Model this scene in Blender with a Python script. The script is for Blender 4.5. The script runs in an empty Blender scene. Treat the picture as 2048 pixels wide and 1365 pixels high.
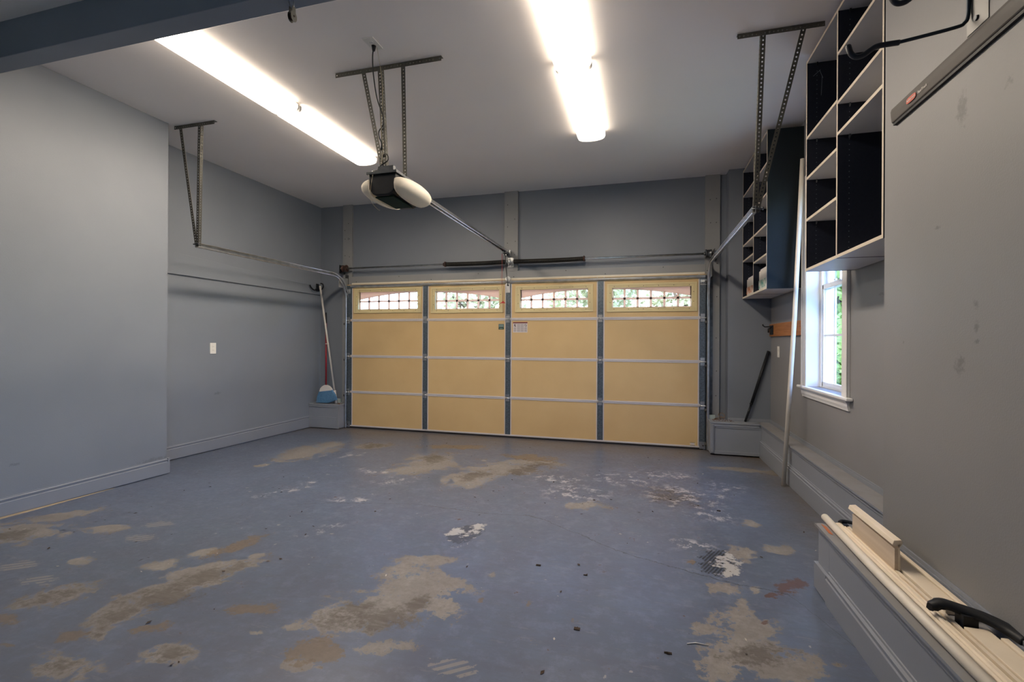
import bpy, math, random
import numpy as np
from mathutils import Vector, Matrix
random.seed(7)
SC = bpy.context.scene
COL = SC.collection

# ---------------------------------------------------------------- camera
CAM_H = 1.25
yaw, roll = math.radians(15.618), math.radians(0.311)
fw = Vector((-math.sin(yaw), math.cos(yaw), 0)); rt0 = Vector((math.cos(yaw), math.sin(yaw), 0)); up0 = Vector((0, 0, 1))
rt = rt0*math.cos(roll) + up0*math.sin(roll); up = up0*math.cos(roll) - rt0*math.sin(roll)
cam_data = bpy.data.cameras.new('camera'); cam = bpy.data.objects.new('camera', cam_data); COL.objects.link(cam)
cam_data.sensor_width = 36; cam_data.lens = 36*948.0/2048; cam_data.clip_start = 0.05; cam_data.clip_end = 400
mw = Matrix.Identity(4)
for i in range(3):
    mw[i][0] = rt[i]; mw[i][1] = up[i]; mw[i][2] = -fw[i]
mw[2][3] = CAM_H
cam.matrix_world = mw
SC.camera = cam

# ---------------------------------------------------------------- world, sun, exposure
w = bpy.data.worlds.new('sky'); SC.world = w; w.use_nodes = True
nt = w.node_tree; nt.nodes.clear()
sky = nt.nodes.new('ShaderNodeTexSky'); sky.sky_type = 'NISHITA'; sky.sun_disc = False
sky.sun_elevation = math.radians(52); sky.sun_rotation = math.radians(200); sky.air_density = 1.0; sky.dust_density = 1.5
bg = nt.nodes.new('ShaderNodeBackground'); bg.inputs['Strength'].default_value = SKY = 0.8
wo = nt.nodes.new('ShaderNodeOutputWorld')
tint = nt.nodes.new('ShaderNodeMix'); tint.data_type = 'RGBA'; tint.blend_type = 'MULTIPLY'; tint.inputs[0].default_value = 1.0; tint.inputs[7].default_value = (0.72, 0.88, 1.18, 1)   # daylight looks blue beside the warm lamps
nt.links.new(sky.outputs[0], tint.inputs[6]); nt.links.new(tint.outputs[2], bg.inputs[0]); nt.links.new(bg.outputs[0], wo.inputs[0])
sd = bpy.data.lights.new('sun', 'SUN'); sd.energy = 2.6; sd.angle = math.radians(0.6); sd.color = (0.86, 0.93, 1.0)
sun = bpy.data.objects.new('sun', sd); COL.objects.link(sun)
sun.rotation_euler = Vector((0.42, 0.30, -1.0)).to_track_quat('-Z', 'Y').to_euler()   # travels toward +X +Y, from high behind the house
LAMP = 22.0
SC.view_settings.view_transform = 'Standard'; SC.view_settings.look = 'None'
SC.view_settings.gamma = 1.0; SC.view_settings.use_curve_mapping = False
SC.view_settings.exposure = 1.55
SC.cycles.use_denoising = True
SC.cycles.max_bounces = 10; SC.cycles.diffuse_bounces = 6; SC.cycles.glossy_bounces = 4; SC.cycles.transmission_bounces = 8; SC.cycles.transparent_max_bounces = 12
SC.cycles.caustics_reflective = False; SC.cycles.caustics_refractive = False
SC.cycles.sample_clamp_indirect = 6.0

# ---------------------------------------------------------------- helpers
def lin(c):
    if isinstance(c, str):
        c = [int(c[i:i+2], 16)/255 for i in (0, 2, 4)]
    return tuple((x/12.92 if x <= 0.04045 else ((x+0.055)/1.055)**2.4) for x in c[:3]) + (1.0,)

def base_mat(name):
    m = bpy.data.materials.new(name); m.use_nodes = True
    t = m.node_tree; b = t.nodes['Principled BSDF']
    return m, t, b

def mat(name, col, rough=0.5, metal=0.0, col2=None, scale=8.0, amt=0.5, bump=0.0, bscale=200.0, stretch=None, coat=0.0, spec=None):
    m, t, b = base_mat(name)
    b.inputs['Roughness'].default_value = rough; b.inputs['Metallic'].default_value = metal
    b.inputs['Coat Weight'].default_value = coat
    if spec is not None: b.inputs['Specular IOR Level'].default_value = spec
    tc = t.nodes.new('ShaderNodeTexCoord'); vec = tc.outputs['Object']
    if stretch:
        mp = t.nodes.new('ShaderNodeMapping'); mp.inputs['Scale'].default_value = stretch
        t.links.new(vec, mp.inputs[0]); vec = mp.outputs[0]
    c1 = lin(col); c2 = lin(col2) if col2 else tuple(min(1, x*0.86) for x in c1[:3]) + (1,)
    n = t.nodes.new('ShaderNodeTexNoise'); n.inputs['Scale'].default_value = scale; n.inputs['Detail'].default_value = 5
    t.links.new(vec, n.inputs['Vector'])
    r = t.nodes.new('ShaderNodeMapRange'); r.inputs[1].default_value = 0.35; r.inputs[2].default_value = 0.7; r.inputs[4].default_value = amt
    t.links.new(n.outputs['Fac'], r.inputs[0])
    mx = t.nodes.new('ShaderNodeMix'); mx.data_type = 'RGBA'; mx.inputs[6].default_value = c1; mx.inputs[7].default_value = c2
    t.links.new(r.outputs[0], mx.inputs[0]); t.links.new(mx.outputs[2], b.inputs['Base Color'])
    if bump:
        n2 = t.nodes.new('ShaderNodeTexNoise'); n2.inputs['Scale'].default_value = bscale; n2.inputs['Detail'].default_value = 3
        t.links.new(vec, n2.inputs['Vector'])
        bp = t.nodes.new('ShaderNodeBump'); bp.inputs['Strength'].default_value = bump; bp.inputs['Distance'].default_value = 0.002
        t.links.new(n2.outputs['Fac'], bp.inputs['Height']); t.links.new(bp.outputs[0], b.inputs['Normal'])
    return m

def smudged(m, spots, col, amt=0.45, nscale=35.0):
    """adds dirt marks: spots = (x,y,z,rx,ry,rz)"""
    t = m.node_tree; b = t.nodes['Principled BSDF']
    src = b.inputs['Base Color'].links[0].from_socket
    tc = t.nodes.new('ShaderNodeTexCoord'); acc = None
    for s in spots:
        mp = t.nodes.new('ShaderNodeMapping'); mp.vector_type = 'TEXTURE'
        mp.inputs['Location'].default_value = s[:3]; mp.inputs['Scale'].default_value = s[3:6]
        t.links.new(tc.outputs['Object'], mp.inputs[0])
        ln = t.nodes.new('ShaderNodeVectorMath'); ln.operation = 'LENGTH'; t.links.new(mp.outputs[0], ln.inputs[0])
        if acc is None: acc = ln.outputs['Value']
        else:
            mn = t.nodes.new('ShaderNodeMath'); mn.operation = 'MINIMUM'; t.links.new(acc, mn.inputs[0]); t.links.new(ln.outputs['Value'], mn.inputs[1]); acc = mn.outputs[0]
    n = t.nodes.new('ShaderNodeTexNoise'); n.inputs['Scale'].default_value = nscale; n.inputs['Detail'].default_value = 6; n.inputs['Roughness'].default_value = 0.7
    t.links.new(tc.outputs['Object'], n.inputs['Vector'])
    ad = t.nodes.new('ShaderNodeMath'); ad.operation = 'MULTIPLY_ADD'; ad.inputs[1].default_value = 2.6
    t.links.new(n.outputs['Fac'], ad.inputs[0]); t.links.new(acc, ad.inputs[2])
    r = t.nodes.new('ShaderNodeMapRange'); r.inputs[1].default_value = 1.95; r.inputs[2].default_value = 1.45; r.inputs[3].default_value = 0; r.inputs[4].default_value = amt
    t.links.new(ad.outputs[0], r.inputs[0])
    mx = t.nodes.new('ShaderNodeMix'); mx.data_type = 'RGBA'; mx.inputs[7].default_value = lin(col)
    t.links.new(r.outputs[0], mx.inputs[0]); t.links.new(src, mx.inputs[6]); t.links.new(mx.outputs[2], b.inputs['Base Color'])
    return m

class MB:
    """collects geometry for ONE mesh object, world coordinates"""
    def __init__(s): s.v = []; s.f = []; s.m = []; s.sm = []
    def face(s, idx, m=0, smooth=False): s.f.append(tuple(idx)); s.m.append(m); s.sm.append(smooth)
    def box(s, x0, x1, y0, y1, z0, z1, m=0):
        x0, x1 = sorted((x0, x1)); y0, y1 = sorted((y0, y1)); z0, z1 = sorted((z0, z1))
        return s.hexa([(x0,y0,z0),(x1,y0,z0),(x1,y1,z0),(x0,y1,z0),(x0,y0,z1),(x1,y0,z1),(x1,y1,z1),(x0,y1,z1)], m)
    def hexa(s, P, m=0):
        b = len(s.v); s.v += [tuple(p) for p in P]
        for q in ((0,3,2,1),(4,5,6,7),(0,1,5,4),(1,2,6,5),(2,3,7,6),(3,0,4,7)): s.face([b+i for i in q], m)
        return s
    def bar(s, p0, p1, w, h, up=(0,0,1), m=0):
        """rectangular bar from p0 to p1; w across, h along 'up'"""
        p0, p1 = Vector(p0), Vector(p1); d = (p1-p0).normalized(); u = Vector(up); a = d.cross(u).normalized()*w/2; u2 = a.cross(d).normalized()*h/2
        P = []
        for p in (p0, p1): P += [p-a-u2, p+a-u2, p+a+u2, p-a+u2]
        return s.hexa([P[0],P[1],P[5],P[4],P[3],P[2],P[6],P[7]], m)
    def ring(s, pts, m=0, smooth=True, closed=True, rings=None): pass
    def tube(s, pts, r, n=10, m=0, caps=True, smooth=True):
        pts = [Vector(p) for p in pts]; k = len(pts); rs = r if isinstance(r, (list, tuple)) else [r]*k
        b = len(s.v); ref = None
        for i, p in enumerate(pts):
            d = ((pts[i+1]-p) if i == 0 else (p-pts[i-1]) if i == k-1 else ((pts[i+1]-p).normalized()+(p-pts[i-1]).normalized()))
            if d.length < 1e-9: d = Vector((0,0,1))
            d.normalize()
            if ref is None:
                ref = Vector((0,0,1)) if abs(d.z) < 0.9 else Vector((1,0,0))
            a = (ref - d*ref.dot(d)).normalized(); ref = a; c = d.cross(a)
            for j in range(n):
                t = 2*math.pi*j/n; s.v.append(tuple(p + a*math.cos(t)*rs[i] + c*math.sin(t)*rs[i]))
        for i in range(k-1):
            for j in range(n):
                s.face((b+i*n+j, b+i*n+(j+1)%n, b+(i+1)*n+(j+1)%n, b+(i+1)*n+j), m, smooth)
        if caps:
            s.face([b+j for j in reversed(range(n))], m); s.face([b+(k-1)*n+j for j in range(n)], m)
        return s
    def prism(s, poly, p0, ax, ay, az, m=0, smooth=False, caps=True):
        """poly (a,b) in plane ax,ay at p0, extruded by vector az"""
        p0, ax, ay, az = Vector(p0), Vector(ax), Vector(ay), Vector(az); n = len(poly); b = len(s.v)
        for q in (Vector((0,0,0)), az):
            for a_, b_ in poly: s.v.append(tuple(p0+ax*a_+ay*b_+q))
        for j in range(n): s.face((b+j, b+(j+1)%n, b+n+(j+1)%n, b+n+j), m, smooth)
        if caps:
            s.face([b+j for j in reversed(range(n))], m); s.face([b+n+j for j in range(n)], m)
        return s
    def sweep(s, prof, frames, m=0, closed=True, smooth=False, caps=True):
        """prof list of (a,b); frames list of (origin, A, B)"""
        b = len(s.v); n = len(prof); k = len(frames)
        for o, A, B in frames:
            for a_, b_ in prof: s.v.append(tuple(Vector(o)+Vector(A)*a_+Vector(B)*b_))
        for i in range(k-1):
            for j in range(n if closed else n-1):
                s.face((b+i*n+j, b+i*n+(j+1)%n, b+(i+1)*n+(j+1)%n, b+(i+1)*n+j), m, smooth)
        if caps and closed:
            s.face([b+j for j in reversed(range(n))], m); s.face([b+(k-1)*n+j for j in range(n)], m)
        return s
    def ball(s, c, rx, ry, rz, n=14, k=9, m=0):
        b = len(s.v)
        for i in range(k+1):
            th = math.pi*i/k
            for j in range(n):
                ph = 2*math.pi*j/n; s.v.append((c[0]+rx*math.sin(th)*math.cos(ph), c[1]+ry*math.sin(th)*math.sin(ph), c[2]+rz*math.cos(th)))
        for i in range(k):
            for j in range(n): s.face((b+i*n+j, b+(i+1)*n+j, b+(i+1)*n+(j+1)%n, b+i*n+(j+1)%n), m, True)
        return s
    def build(s, name, mats, root=None, parent=None, bevel=0.0, solid=0.0, seg=2, recalc=True):
        me = bpy.data.meshes.new(name)
        o = root_loc(root)
        me.from_pydata([(v[0]-o[0], v[1]-o[1], v[2]-o[2]) for v in s.v], [], s.f)
        for mm in (mats if isinstance(mats, (list, tuple)) else [mats]): me.materials.append(mm)
        me.polygons.foreach_set('material_index', s.m); me.polygons.foreach_set('use_smooth', s.sm)
        if recalc:
            import bmesh
            bm = bmesh.new(); bm.from_mesh(me); bmesh.ops.remove_doubles(bm, verts=bm.verts, dist=1e-6); bmesh.ops.recalc_face_normals(bm, faces=bm.faces); bm.to_mesh(me); bm.free()
        me.update()
        ob = bpy.data.objects.new(name, me); COL.objects.link(ob)
        if isinstance(root, tuple): ob.location = root
        p = parent or (root if not isinstance(root, tuple) else None)
        if p: ob.parent = p
        if bevel:
            md = ob.modifiers.new('bevel', 'BEVEL'); md.width = bevel; md.segments = seg; md.limit_method = 'ANGLE'; md.angle_limit = math.radians(40)
        if solid:
            md = ob.modifiers.new('solid', 'SOLIDIFY'); md.thickness = solid; md.offset = 0
        return ob

def root_loc(r):
    if r is None: return (0, 0, 0)
    if isinstance(r, tuple): return r
    while r.parent: r = r.parent
    return tuple(r.location)

def tag(o, label=None, cat=None, group=None, kind=None):
    if label: o['label'] = label
    if cat: o['category'] = cat
    if group: o['group'] = group
    if kind: o['kind'] = kind
    return o
def thing(name, loc, label, cat, group=None, kind=None):
    o = bpy.data.objects.new(name, None); COL.objects.link(o); o.location = loc; o.empty_display_size = 0.05
    return tag(o, label, cat, group, kind)
def struct(o, label=None, cat=None): return tag(o, label, cat, None, 'structure')

# ---------------------------------------------------------------- dimensions (metres)
H = 3.281; XL = -4.796; XLN = -4.328; YN = 3.425; XR = 1.40; XRN = 1.095; YNR = 2.643; YW = 6.224; YB = -3.0
D = 6.147
def fz(y): return -0.0129*(y-2)

PATCHES=[
(-2.23,1.88,0.312,0.123,1.18,'b'),(-2.22,1.76,0.171,0.138,-2.36,'B'),(-2.19,2,0.154,0.105,0.971,'B'),(-2.28,1.59,0.121,0.094,-2.48,'b'),
(-2.29,2.03,0.19,0.083,0.846,'a'),(-2.06,1.54,0.082,0.036,-2.46,'o'),(-1.81,1.45,0.108,0.061,-3.05,'b'),(-2.12,1.27,0.146,0.064,-3.03,'b'),
(-2.73,1.62,0.131,0.115,-2.47,'b'),(-3.87,2.09,0.29,0.158,-3.13,'a'),(-3.88,2.04,0.222,0.094,-2.99,'B'),(-3.95,2.39,0.179,0.094,0.913,'a'),
(-3.43,2.3,0.116,0.078,-2.91,'a'),(-3.17,2.45,0.082,0.059,-2.96,'h'),(-3.05,2.24,0.1,0.057,-2.94,'h'),(-3.07,1.91,0.097,0.064,3.12,'a'),
(-3,1.71,0.092,0.051,-3.13,'h'),(-3.31,1.78,0.1,0.054,-2.87,'h'),(-2.38,2.33,0.162,0.062,1.3,'o'),(-2.49,2.19,0.095,0.062,1.31,'a'),
(-2.16,2.25,0.038,0.035,2.21,'a'),(-2.55,2.01,0.1,0.069,-2.77,'a'),(-1.74,1.79,0.11,0.045,-2.71,'o'),(-2.7,1.42,0.072,0.028,2.93,'o'),
(-2.46,1.3,0.032,0.013,3.1,'o'),(-2.3,1.41,0.054,0.035,-2.93,'o'),(-2.2,1.45,0.058,0.027,2.74,'b'),(-1.58,1.65,0.041,0.025,-2.95,'a'),
(-1.44,1.73,0.062,0.028,-2.98,'a'),(-1.15,1.99,0.222,0.186,0.842,'a'),(-0.996,2.21,0.164,0.1,-2.73,'a'),(-1.19,2.47,0.159,0.069,-2.89,'a'),
(-0.909,2.06,0.147,0.079,2.04,'a'),(-1.31,1.86,0.15,0.127,2.64,'a'),(-1.02,1.71,0.118,0.046,-2.77,'a'),(-1.26,2.34,0.113,0.082,0.802,'a'),
(-1.15,2.26,0.155,0.097,-2.42,'a'),(-1.1,1.89,0.168,0.096,-2.72,'B'),(-1.03,2.05,0.079,0.055,1.31,'B'),(-1.32,1.93,0.109,0.063,-2.53,'B'),
(-0.687,1.68,0.089,0.048,3.14,'h'),(-1.19,1.61,0.071,0.054,-3.12,'o'),(-1.26,1.62,0.103,0.082,-3.14,'o'),(-1.33,1.83,0.106,0.09,2.81,'b'),
(-1.26,1.53,0.078,0.033,-2.96,'a'),(-2.17,4.61,0.372,0.267,1.67,'a'),(-2.2,4.73,0.188,0.137,1.83,'B'),(-2.22,4.24,0.25,0.149,0.843,'a'),
(-1.54,4.16,0.307,0.229,1.3,'a'),(-1.54,4.24,0.214,0.132,1.13,'B'),(-1.34,4.56,0.386,0.244,-2.49,'a'),(-1.09,4.72,0.199,0.121,1.46,'B'),
(-1.21,4.46,0.166,0.097,1.81,'B'),(-2.17,3.88,0.199,0.116,-2.56,'s'),(-2.19,5.38,0.52,0.114,-2.92,'o'),(-1.19,5.1,0.255,0.137,3.07,'o'),
(-3.19,5.11,0.234,0.15,-2.56,'b'),(-3.71,4.98,0.233,0.148,1.9,'a'),(-3.21,4.6,0.326,0.128,-2.5,'s'),(-2.56,4.09,0.208,0.128,-3,'s'),
(-3.71,4.61,0.448,0.238,1.8,'a'),(-3.71,3.95,0.075,0.064,-3.01,'a'),(-2.85,3.54,0.135,0.059,1.84,'s'),(-0.55,3.99,0.272,0.221,-2.84,'s'),
(-0.439,3.7,0.154,0.095,-2.98,'a'),(-0.416,4.58,0.086,0.071,-2.76,'s'),(-1.17,4.89,0.428,0.108,-3.06,'a'),(-0.796,4.35,0.28,0.133,-3.12,'s'),
(-0.17,4.52,0.27,0.206,3.07,'s'),(-1.12,2.9,0.179,0.102,1.43,'t'),(-0.776,2.42,0.039,0.024,1.9,'a'),(-0.758,2.16,0.018,0.012,1.95,'o'),
(0.231,4.12,0.242,0.214,1.84,'B'),(0.303,4.13,0.338,0.296,1.73,'s'),(0.707,4.55,0.208,0.162,1.73,'s'),(0.583,4.2,0.132,0.084,0.921,'s'),
(0.479,3.76,0.202,0.138,3.01,'s'),(0.731,3.65,0.086,0.055,1.26,'a'),(0.939,5.24,0.283,0.088,3.08,'a'),(1.23,5.23,0.134,0.077,1.44,'a'),
(0.194,4.81,0.275,0.152,3.01,'s'),(0.411,2.93,0.184,0.113,1.29,'t'),(0.57,3.1,0.111,0.078,1.18,'a'),(0.796,3.22,0.085,0.069,-2.67,'a'),
(0.739,2.77,0.122,0.053,-2.42,'r'),(0.392,2.62,0.088,0.058,-2.85,'a'),(0.459,2.49,0.076,0.029,1.3,'a'),(0.608,2.62,0.042,0.024,-2.39,'r'),
(0.278,3.15,0.144,0.081,2.96,'s'),(0.424,2.34,0.11,0.073,-2.76,'a'),(0.248,2.22,0.058,0.047,-2.42,'a'),(0.488,2.27,0.096,0.066,-2.37,'a'),
(0.417,2.11,0.19,0.124,-2.52,'a'),(0.289,1.97,0.105,0.067,0.838,'a'),(0.54,2.04,0.153,0.078,-2.59,'a'),(0.452,2.1,0.149,0.07,-2.68,'B'),
(0.552,2.65,0.069,0.026,1.27,'a'),(0.272,2.9,0.042,0.021,1.34,'o'),(0.527,2.35,0.022,0.013,0.796,'r'),(-0.44,4.59,0.097,0.052,-2.75,'s'),
(-0.528,2.19,0.026,0.019,1.76,'o'),(-0.441,1.9,0.02,0.014,1.74,'a'),(-0.297,2.12,0.024,0.013,1.65,'o'),(-2.24,3.27,0.159,0.073,-2.93,'s'),
(-2.9,3.27,0.227,0.073,0.994,'s'),(-2.06,2.69,0.163,0.069,1.13,'s'),
]
CRACK=[ (-2.676,3.013),(-2.380,3.152),(-1.702,3.337),(-1.117,3.298),(-0.795,3.354),(-0.631,3.270),(-0.464,3.143),(-0.340,3.068),(-0.212,2.964),(-0.050,2.875),(0.121,2.813),(0.306,2.746),(0.439,2.690),(0.572,2.671),(0.705,2.649) ]

# ---------------------------------------------------------------- materials
wallf_m = mat('wall_paint_front', '757b85', 0.5, col2='6e757f', scale=1.6, amt=0.6, bump=0.25, bscale=160)
wall_m = mat('wall_paint', '80868f', 0.5, col2='787e88', scale=1.6, amt=0.6, bump=0.25, bscale=160)
smudged(wall_m, [(XLN,3.3,.14,.1,.3,.04),(XL,4.4,.62,.1,.1,.03),(XLN,2.3,.35,.1,.05,.02)], '55585c', 0.4)
wallr_m = mat('wall_paint_right', '868688', 0.5, col2='7c7d7f', scale=1.4, amt=0.6, bump=0.25, bscale=160)
smudged(wallr_m, [(XRN,2.074,2.09,.1,.05,.11),(XRN,1.848,2.076,.1,.03,.03),(XRN,1.993,1.385,.1,.024,.024),(XRN,1.99,1.308,.1,.026,.030),(XRN,1.992,1.257,.1,.028,.014),
                  (XRN,2.08,1.173,.1,.05,.06),(XRN,2.467,1.253,.1,.014,.012),(XRN,2.22,1.70,.1,.05,.012),(XR,3.4,1.55,.1,.1,.02)], '5c5c5e', 0.6, 45)
ceil_m = mat('ceiling_paint', 'f6f1ed', 0.75, col2='f0ebe7', scale=1.2, amt=0.6, bump=0.2, bscale=120)
trim_m = mat('trim_paint', '858a93', 0.42, col2='7c828c', scale=3, amt=0.5, bump=0.1, bscale=90)
trimg_m = mat('jamb_board_paint', '898a8b', 0.5, col2='808285', scale=4, amt=0.7, bump=0.15, bscale=120)
beam_m = mat('beam_paint', '858d98', 0.5, col2='7b838f', scale=2, amt=0.5, bump=0.2, bscale=140)
ledge_m = mat('ledge_top_paint', '87878a', 0.6, col2='7b7976', scale=7, amt=0.7, bump=0.15, bscale=60)
gap_shade = mat('gap_shade', '1b1a19', 0.9)  # near-black colour standing for the shade in open gaps
white_m = mat('white_trim_paint', 'e6e6e6', 0.35, col2='d9dadc', scale=4, amt=0.4)
vinyl_m = mat('white_vinyl', 'e9ebee', 0.3, amt=0.2)
galv_m = mat('galvanized_steel', 'd2d4d5', 0.33, 1.0, col2='a9acae', scale=14, amt=0.7)
steel_m = mat('dark_steel', '6d7073', 0.4, 1.0, col2='4f5255', scale=20, amt=0.8)
angle_m = mat('perforated_angle_steel', '55544f', 0.5, 0.7, col2='6b6a62', scale=12, amt=0.7)
rust_m = mat('rusty_iron', '3e3330', 0.65, 0.5, col2='5a3a2e', scale=30, amt=0.9)
bolt_m = mat('screw_head', '4a4a4a', 0.5, 0.6)
black_m = mat('black_plastic', '14171c', 0.5, col2='1d2026', scale=30, amt=0.5, spec=0.3)
blackrub_m = mat('black_rubber_coating', '1c222c', 0.45, col2='252c38', scale=20, amt=0.5)
grease_m = mat('black_greased_spring', '201f1d', 0.5, 0.4, col2='33302b', scale=40, amt=0.8)
door_m = smudged(mat('cream_door_steel', 'c8ac7c', 0.5, col2='bea172', scale=2.5, amt=0.7, bump=0.1, bscale=100),
    [(0.2,D,.16,.22,.1,.03),(-3.75,D,.62,.12,.1,.03),(-3.6,D,.6,.2,.1,.02),(-1.25,D,1.42,.2,.1,.08),(.25,D,.08,.5,.1,.02),(-2.1,D,1.3,.12,.1,.04)], '8f7350', 0.55, 14)
doorw_m = mat('door_section_edge', 'c3bfc0', 0.45, amt=0.4)
wframe_m = mat('cream_window_frame', 'd0c193', 0.4, amt=0.4)
stile_m = mat('blue_grey_stile_steel', '68747e', 0.4, 0.55, col2='4c565e', scale=60, amt=0.9, bump=0.5, bscale=90)
tan_m = mat('cream_strip_plastic', 'd3cbb9', 0.5, amt=0.4)
seal_m = mat('black_rubber_seal', '17151a', 0.7)
cab_m = mat('black_cabinet_laminate', '191d29', 0.42, col2='1f2430', scale=60, amt=0.6, spec=0.35)
cabend_m = mat('dark_teal_cabinet_laminate', '161d21', 0.6, col2='1b2327', scale=90, amt=0.6, spec=0.2)
shelf_m = mat('grey_shelf_melamine', 'dcdad9', 0.45, col2='d0cecd', scale=5, amt=0.5)
edge_m = mat('beige_edge_banding', 'cdc2b2', 0.5, amt=0.4)
peg_m = mat('shelf_pin_hole', '6b6f76', 0.5)
scr_m = mat('scratch_mark', '8d93a0', 0.6)
pvc_m = mat('white_pvc', 'e4ddd0', 0.45, col2='d6cdbc', scale=9, amt=0.6)
board_m = smudged(mat('cream_painted_board', 'e8dcc8', 0.5, col2='dacbb4', scale=6, amt=0.7, bump=0.15, bscale=60), [(1.03,1.75,.35,.05,.2,.02),(.9,2.0,.35,.03,.3,.03)], '4d4032', 0.5, 50)
boardgrain_m = mat('unpainted_board_face', 'c9bba9', 0.6, col2='b3a390', scale=5, amt=0.9, stretch=(1,0.3,6))
wood_m = mat('pine_board', 'a9713f', 0.55, col2='8a5528', scale=7, amt=1.0, bump=0.2, bscale=40, stretch=(1,0.5,8))
outlet_m = mat('outlet_plastic', 'e8e6df', 0.35, amt=0.2)
slot_m = mat('outlet_slot', '2b2a28', 0.6)
copper_m = mat('plated_orange_edge', 'b5683c', 0.6)

# glass: transparent with a faint reflection
def glass_mat():
    m = bpy.data.materials.new('clear_glass'); m.use_nodes = True; t = m.node_tree; t.nodes.clear()
    o = t.nodes.new('ShaderNodeOutputMaterial'); mx = t.nodes.new('ShaderNodeMixShader'); fr = t.nodes.new('ShaderNodeFresnel'); fr.inputs[0].default_value = 1.45
    tr = t.nodes.new('ShaderNodeBsdfTransparent'); tr.inputs[0].default_value = (0.94, 0.96, 0.97, 1); gl = t.nodes.new('ShaderNodeBsdfGlossy'); gl.inputs['Roughness'].default_value = 0.03
    ge = t.nodes.new('ShaderNodeNewGeometry'); ml = t.nodes.new('ShaderNodeMath'); ml.operation = 'MULTIPLY_ADD'; ml.inputs[1].default_value = -1; ml.inputs[2].default_value = 1
    t.links.new(ge.outputs['Backfacing'], ml.inputs[0]); m2 = t.nodes.new('ShaderNodeMath'); m2.operation = 'MULTIPLY'; t.links.new(ml.outputs[0], m2.inputs[0]); t.links.new(fr.outputs[0], m2.inputs[1])
    t.links.new(m2.outputs[0], mx.inputs[0]); t.links.new(tr.outputs[0], mx.inputs[1]); t.links.new(gl.outputs[0], mx.inputs[2]); t.links.new(mx.outputs[0], o.inputs[0])
    return m
glass_m = glass_mat()
def translucent(name, col, fac=0.5):
    m = bpy.data.materials.new(name); m.use_nodes = True; t = m.node_tree; t.nodes.clear()
    o = t.nodes.new('ShaderNodeOutputMaterial'); mx = t.nodes.new('ShaderNodeMixShader'); mx.inputs[0].default_value = fac
    a = t.nodes.new('ShaderNodeBsdfDiffuse'); b = t.nodes.new('ShaderNodeBsdfTranslucent'); a.inputs[0].default_value = lin(col); b.inputs[0].default_value = lin(col)
    t.links.new(a.outputs[0], mx.inputs[1]); t.links.new(b.outputs[0], mx.inputs[2]); t.links.new(mx.outputs[0], o.inputs[0])
    return m
peach_m = translucent('peach_translucent_insert', 'fbdcc6', 0.5)

def leaf_mat(name, c1, c2):
    m = bpy.data.materials.new(name); m.use_nodes = True; t = m.node_tree; t.nodes.clear()
    o = t.nodes.new('ShaderNodeOutputMaterial'); mx = t.nodes.new('ShaderNodeMixShader'); mx.inputs[0].default_value = 0.45
    a = t.nodes.new('ShaderNodeBsdfDiffuse'); b = t.nodes.new('ShaderNodeBsdfTranslucent')
    tc = t.nodes.new('ShaderNodeTexCoord'); n = t.nodes.new('ShaderNodeTexNoise'); n.inputs['Scale'].default_value = 1.5; n.inputs['Detail'].default_value = 5
    mc = t.nodes.new('ShaderNodeMix'); mc.data_type = 'RGBA'; mc.inputs[6].default_value = lin(c1); mc.inputs[7].default_value = lin(c2)
    t.links.new(tc.outputs['Object'], n.inputs['Vector']); t.links.new(n.outputs['Fac'], mc.inputs[0])
    for x in (a, b): t.links.new(mc.outputs[2], x.inputs[0])
    t.links.new(a.outputs[0], mx.inputs[1]); t.links.new(b.outputs[0], mx.inputs[2]); t.links.new(mx.outputs[0], o.inputs[0])
    return m
leafC = leaf_mat('leaf_pale', 'b0ac82', 'cdc7a2')
leafA = leaf_mat('leaf_green', '7c9a52', 'b3c67c'); leafB = leaf_mat('leaf_deep_green', '6f8a66', '97aa80')

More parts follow.
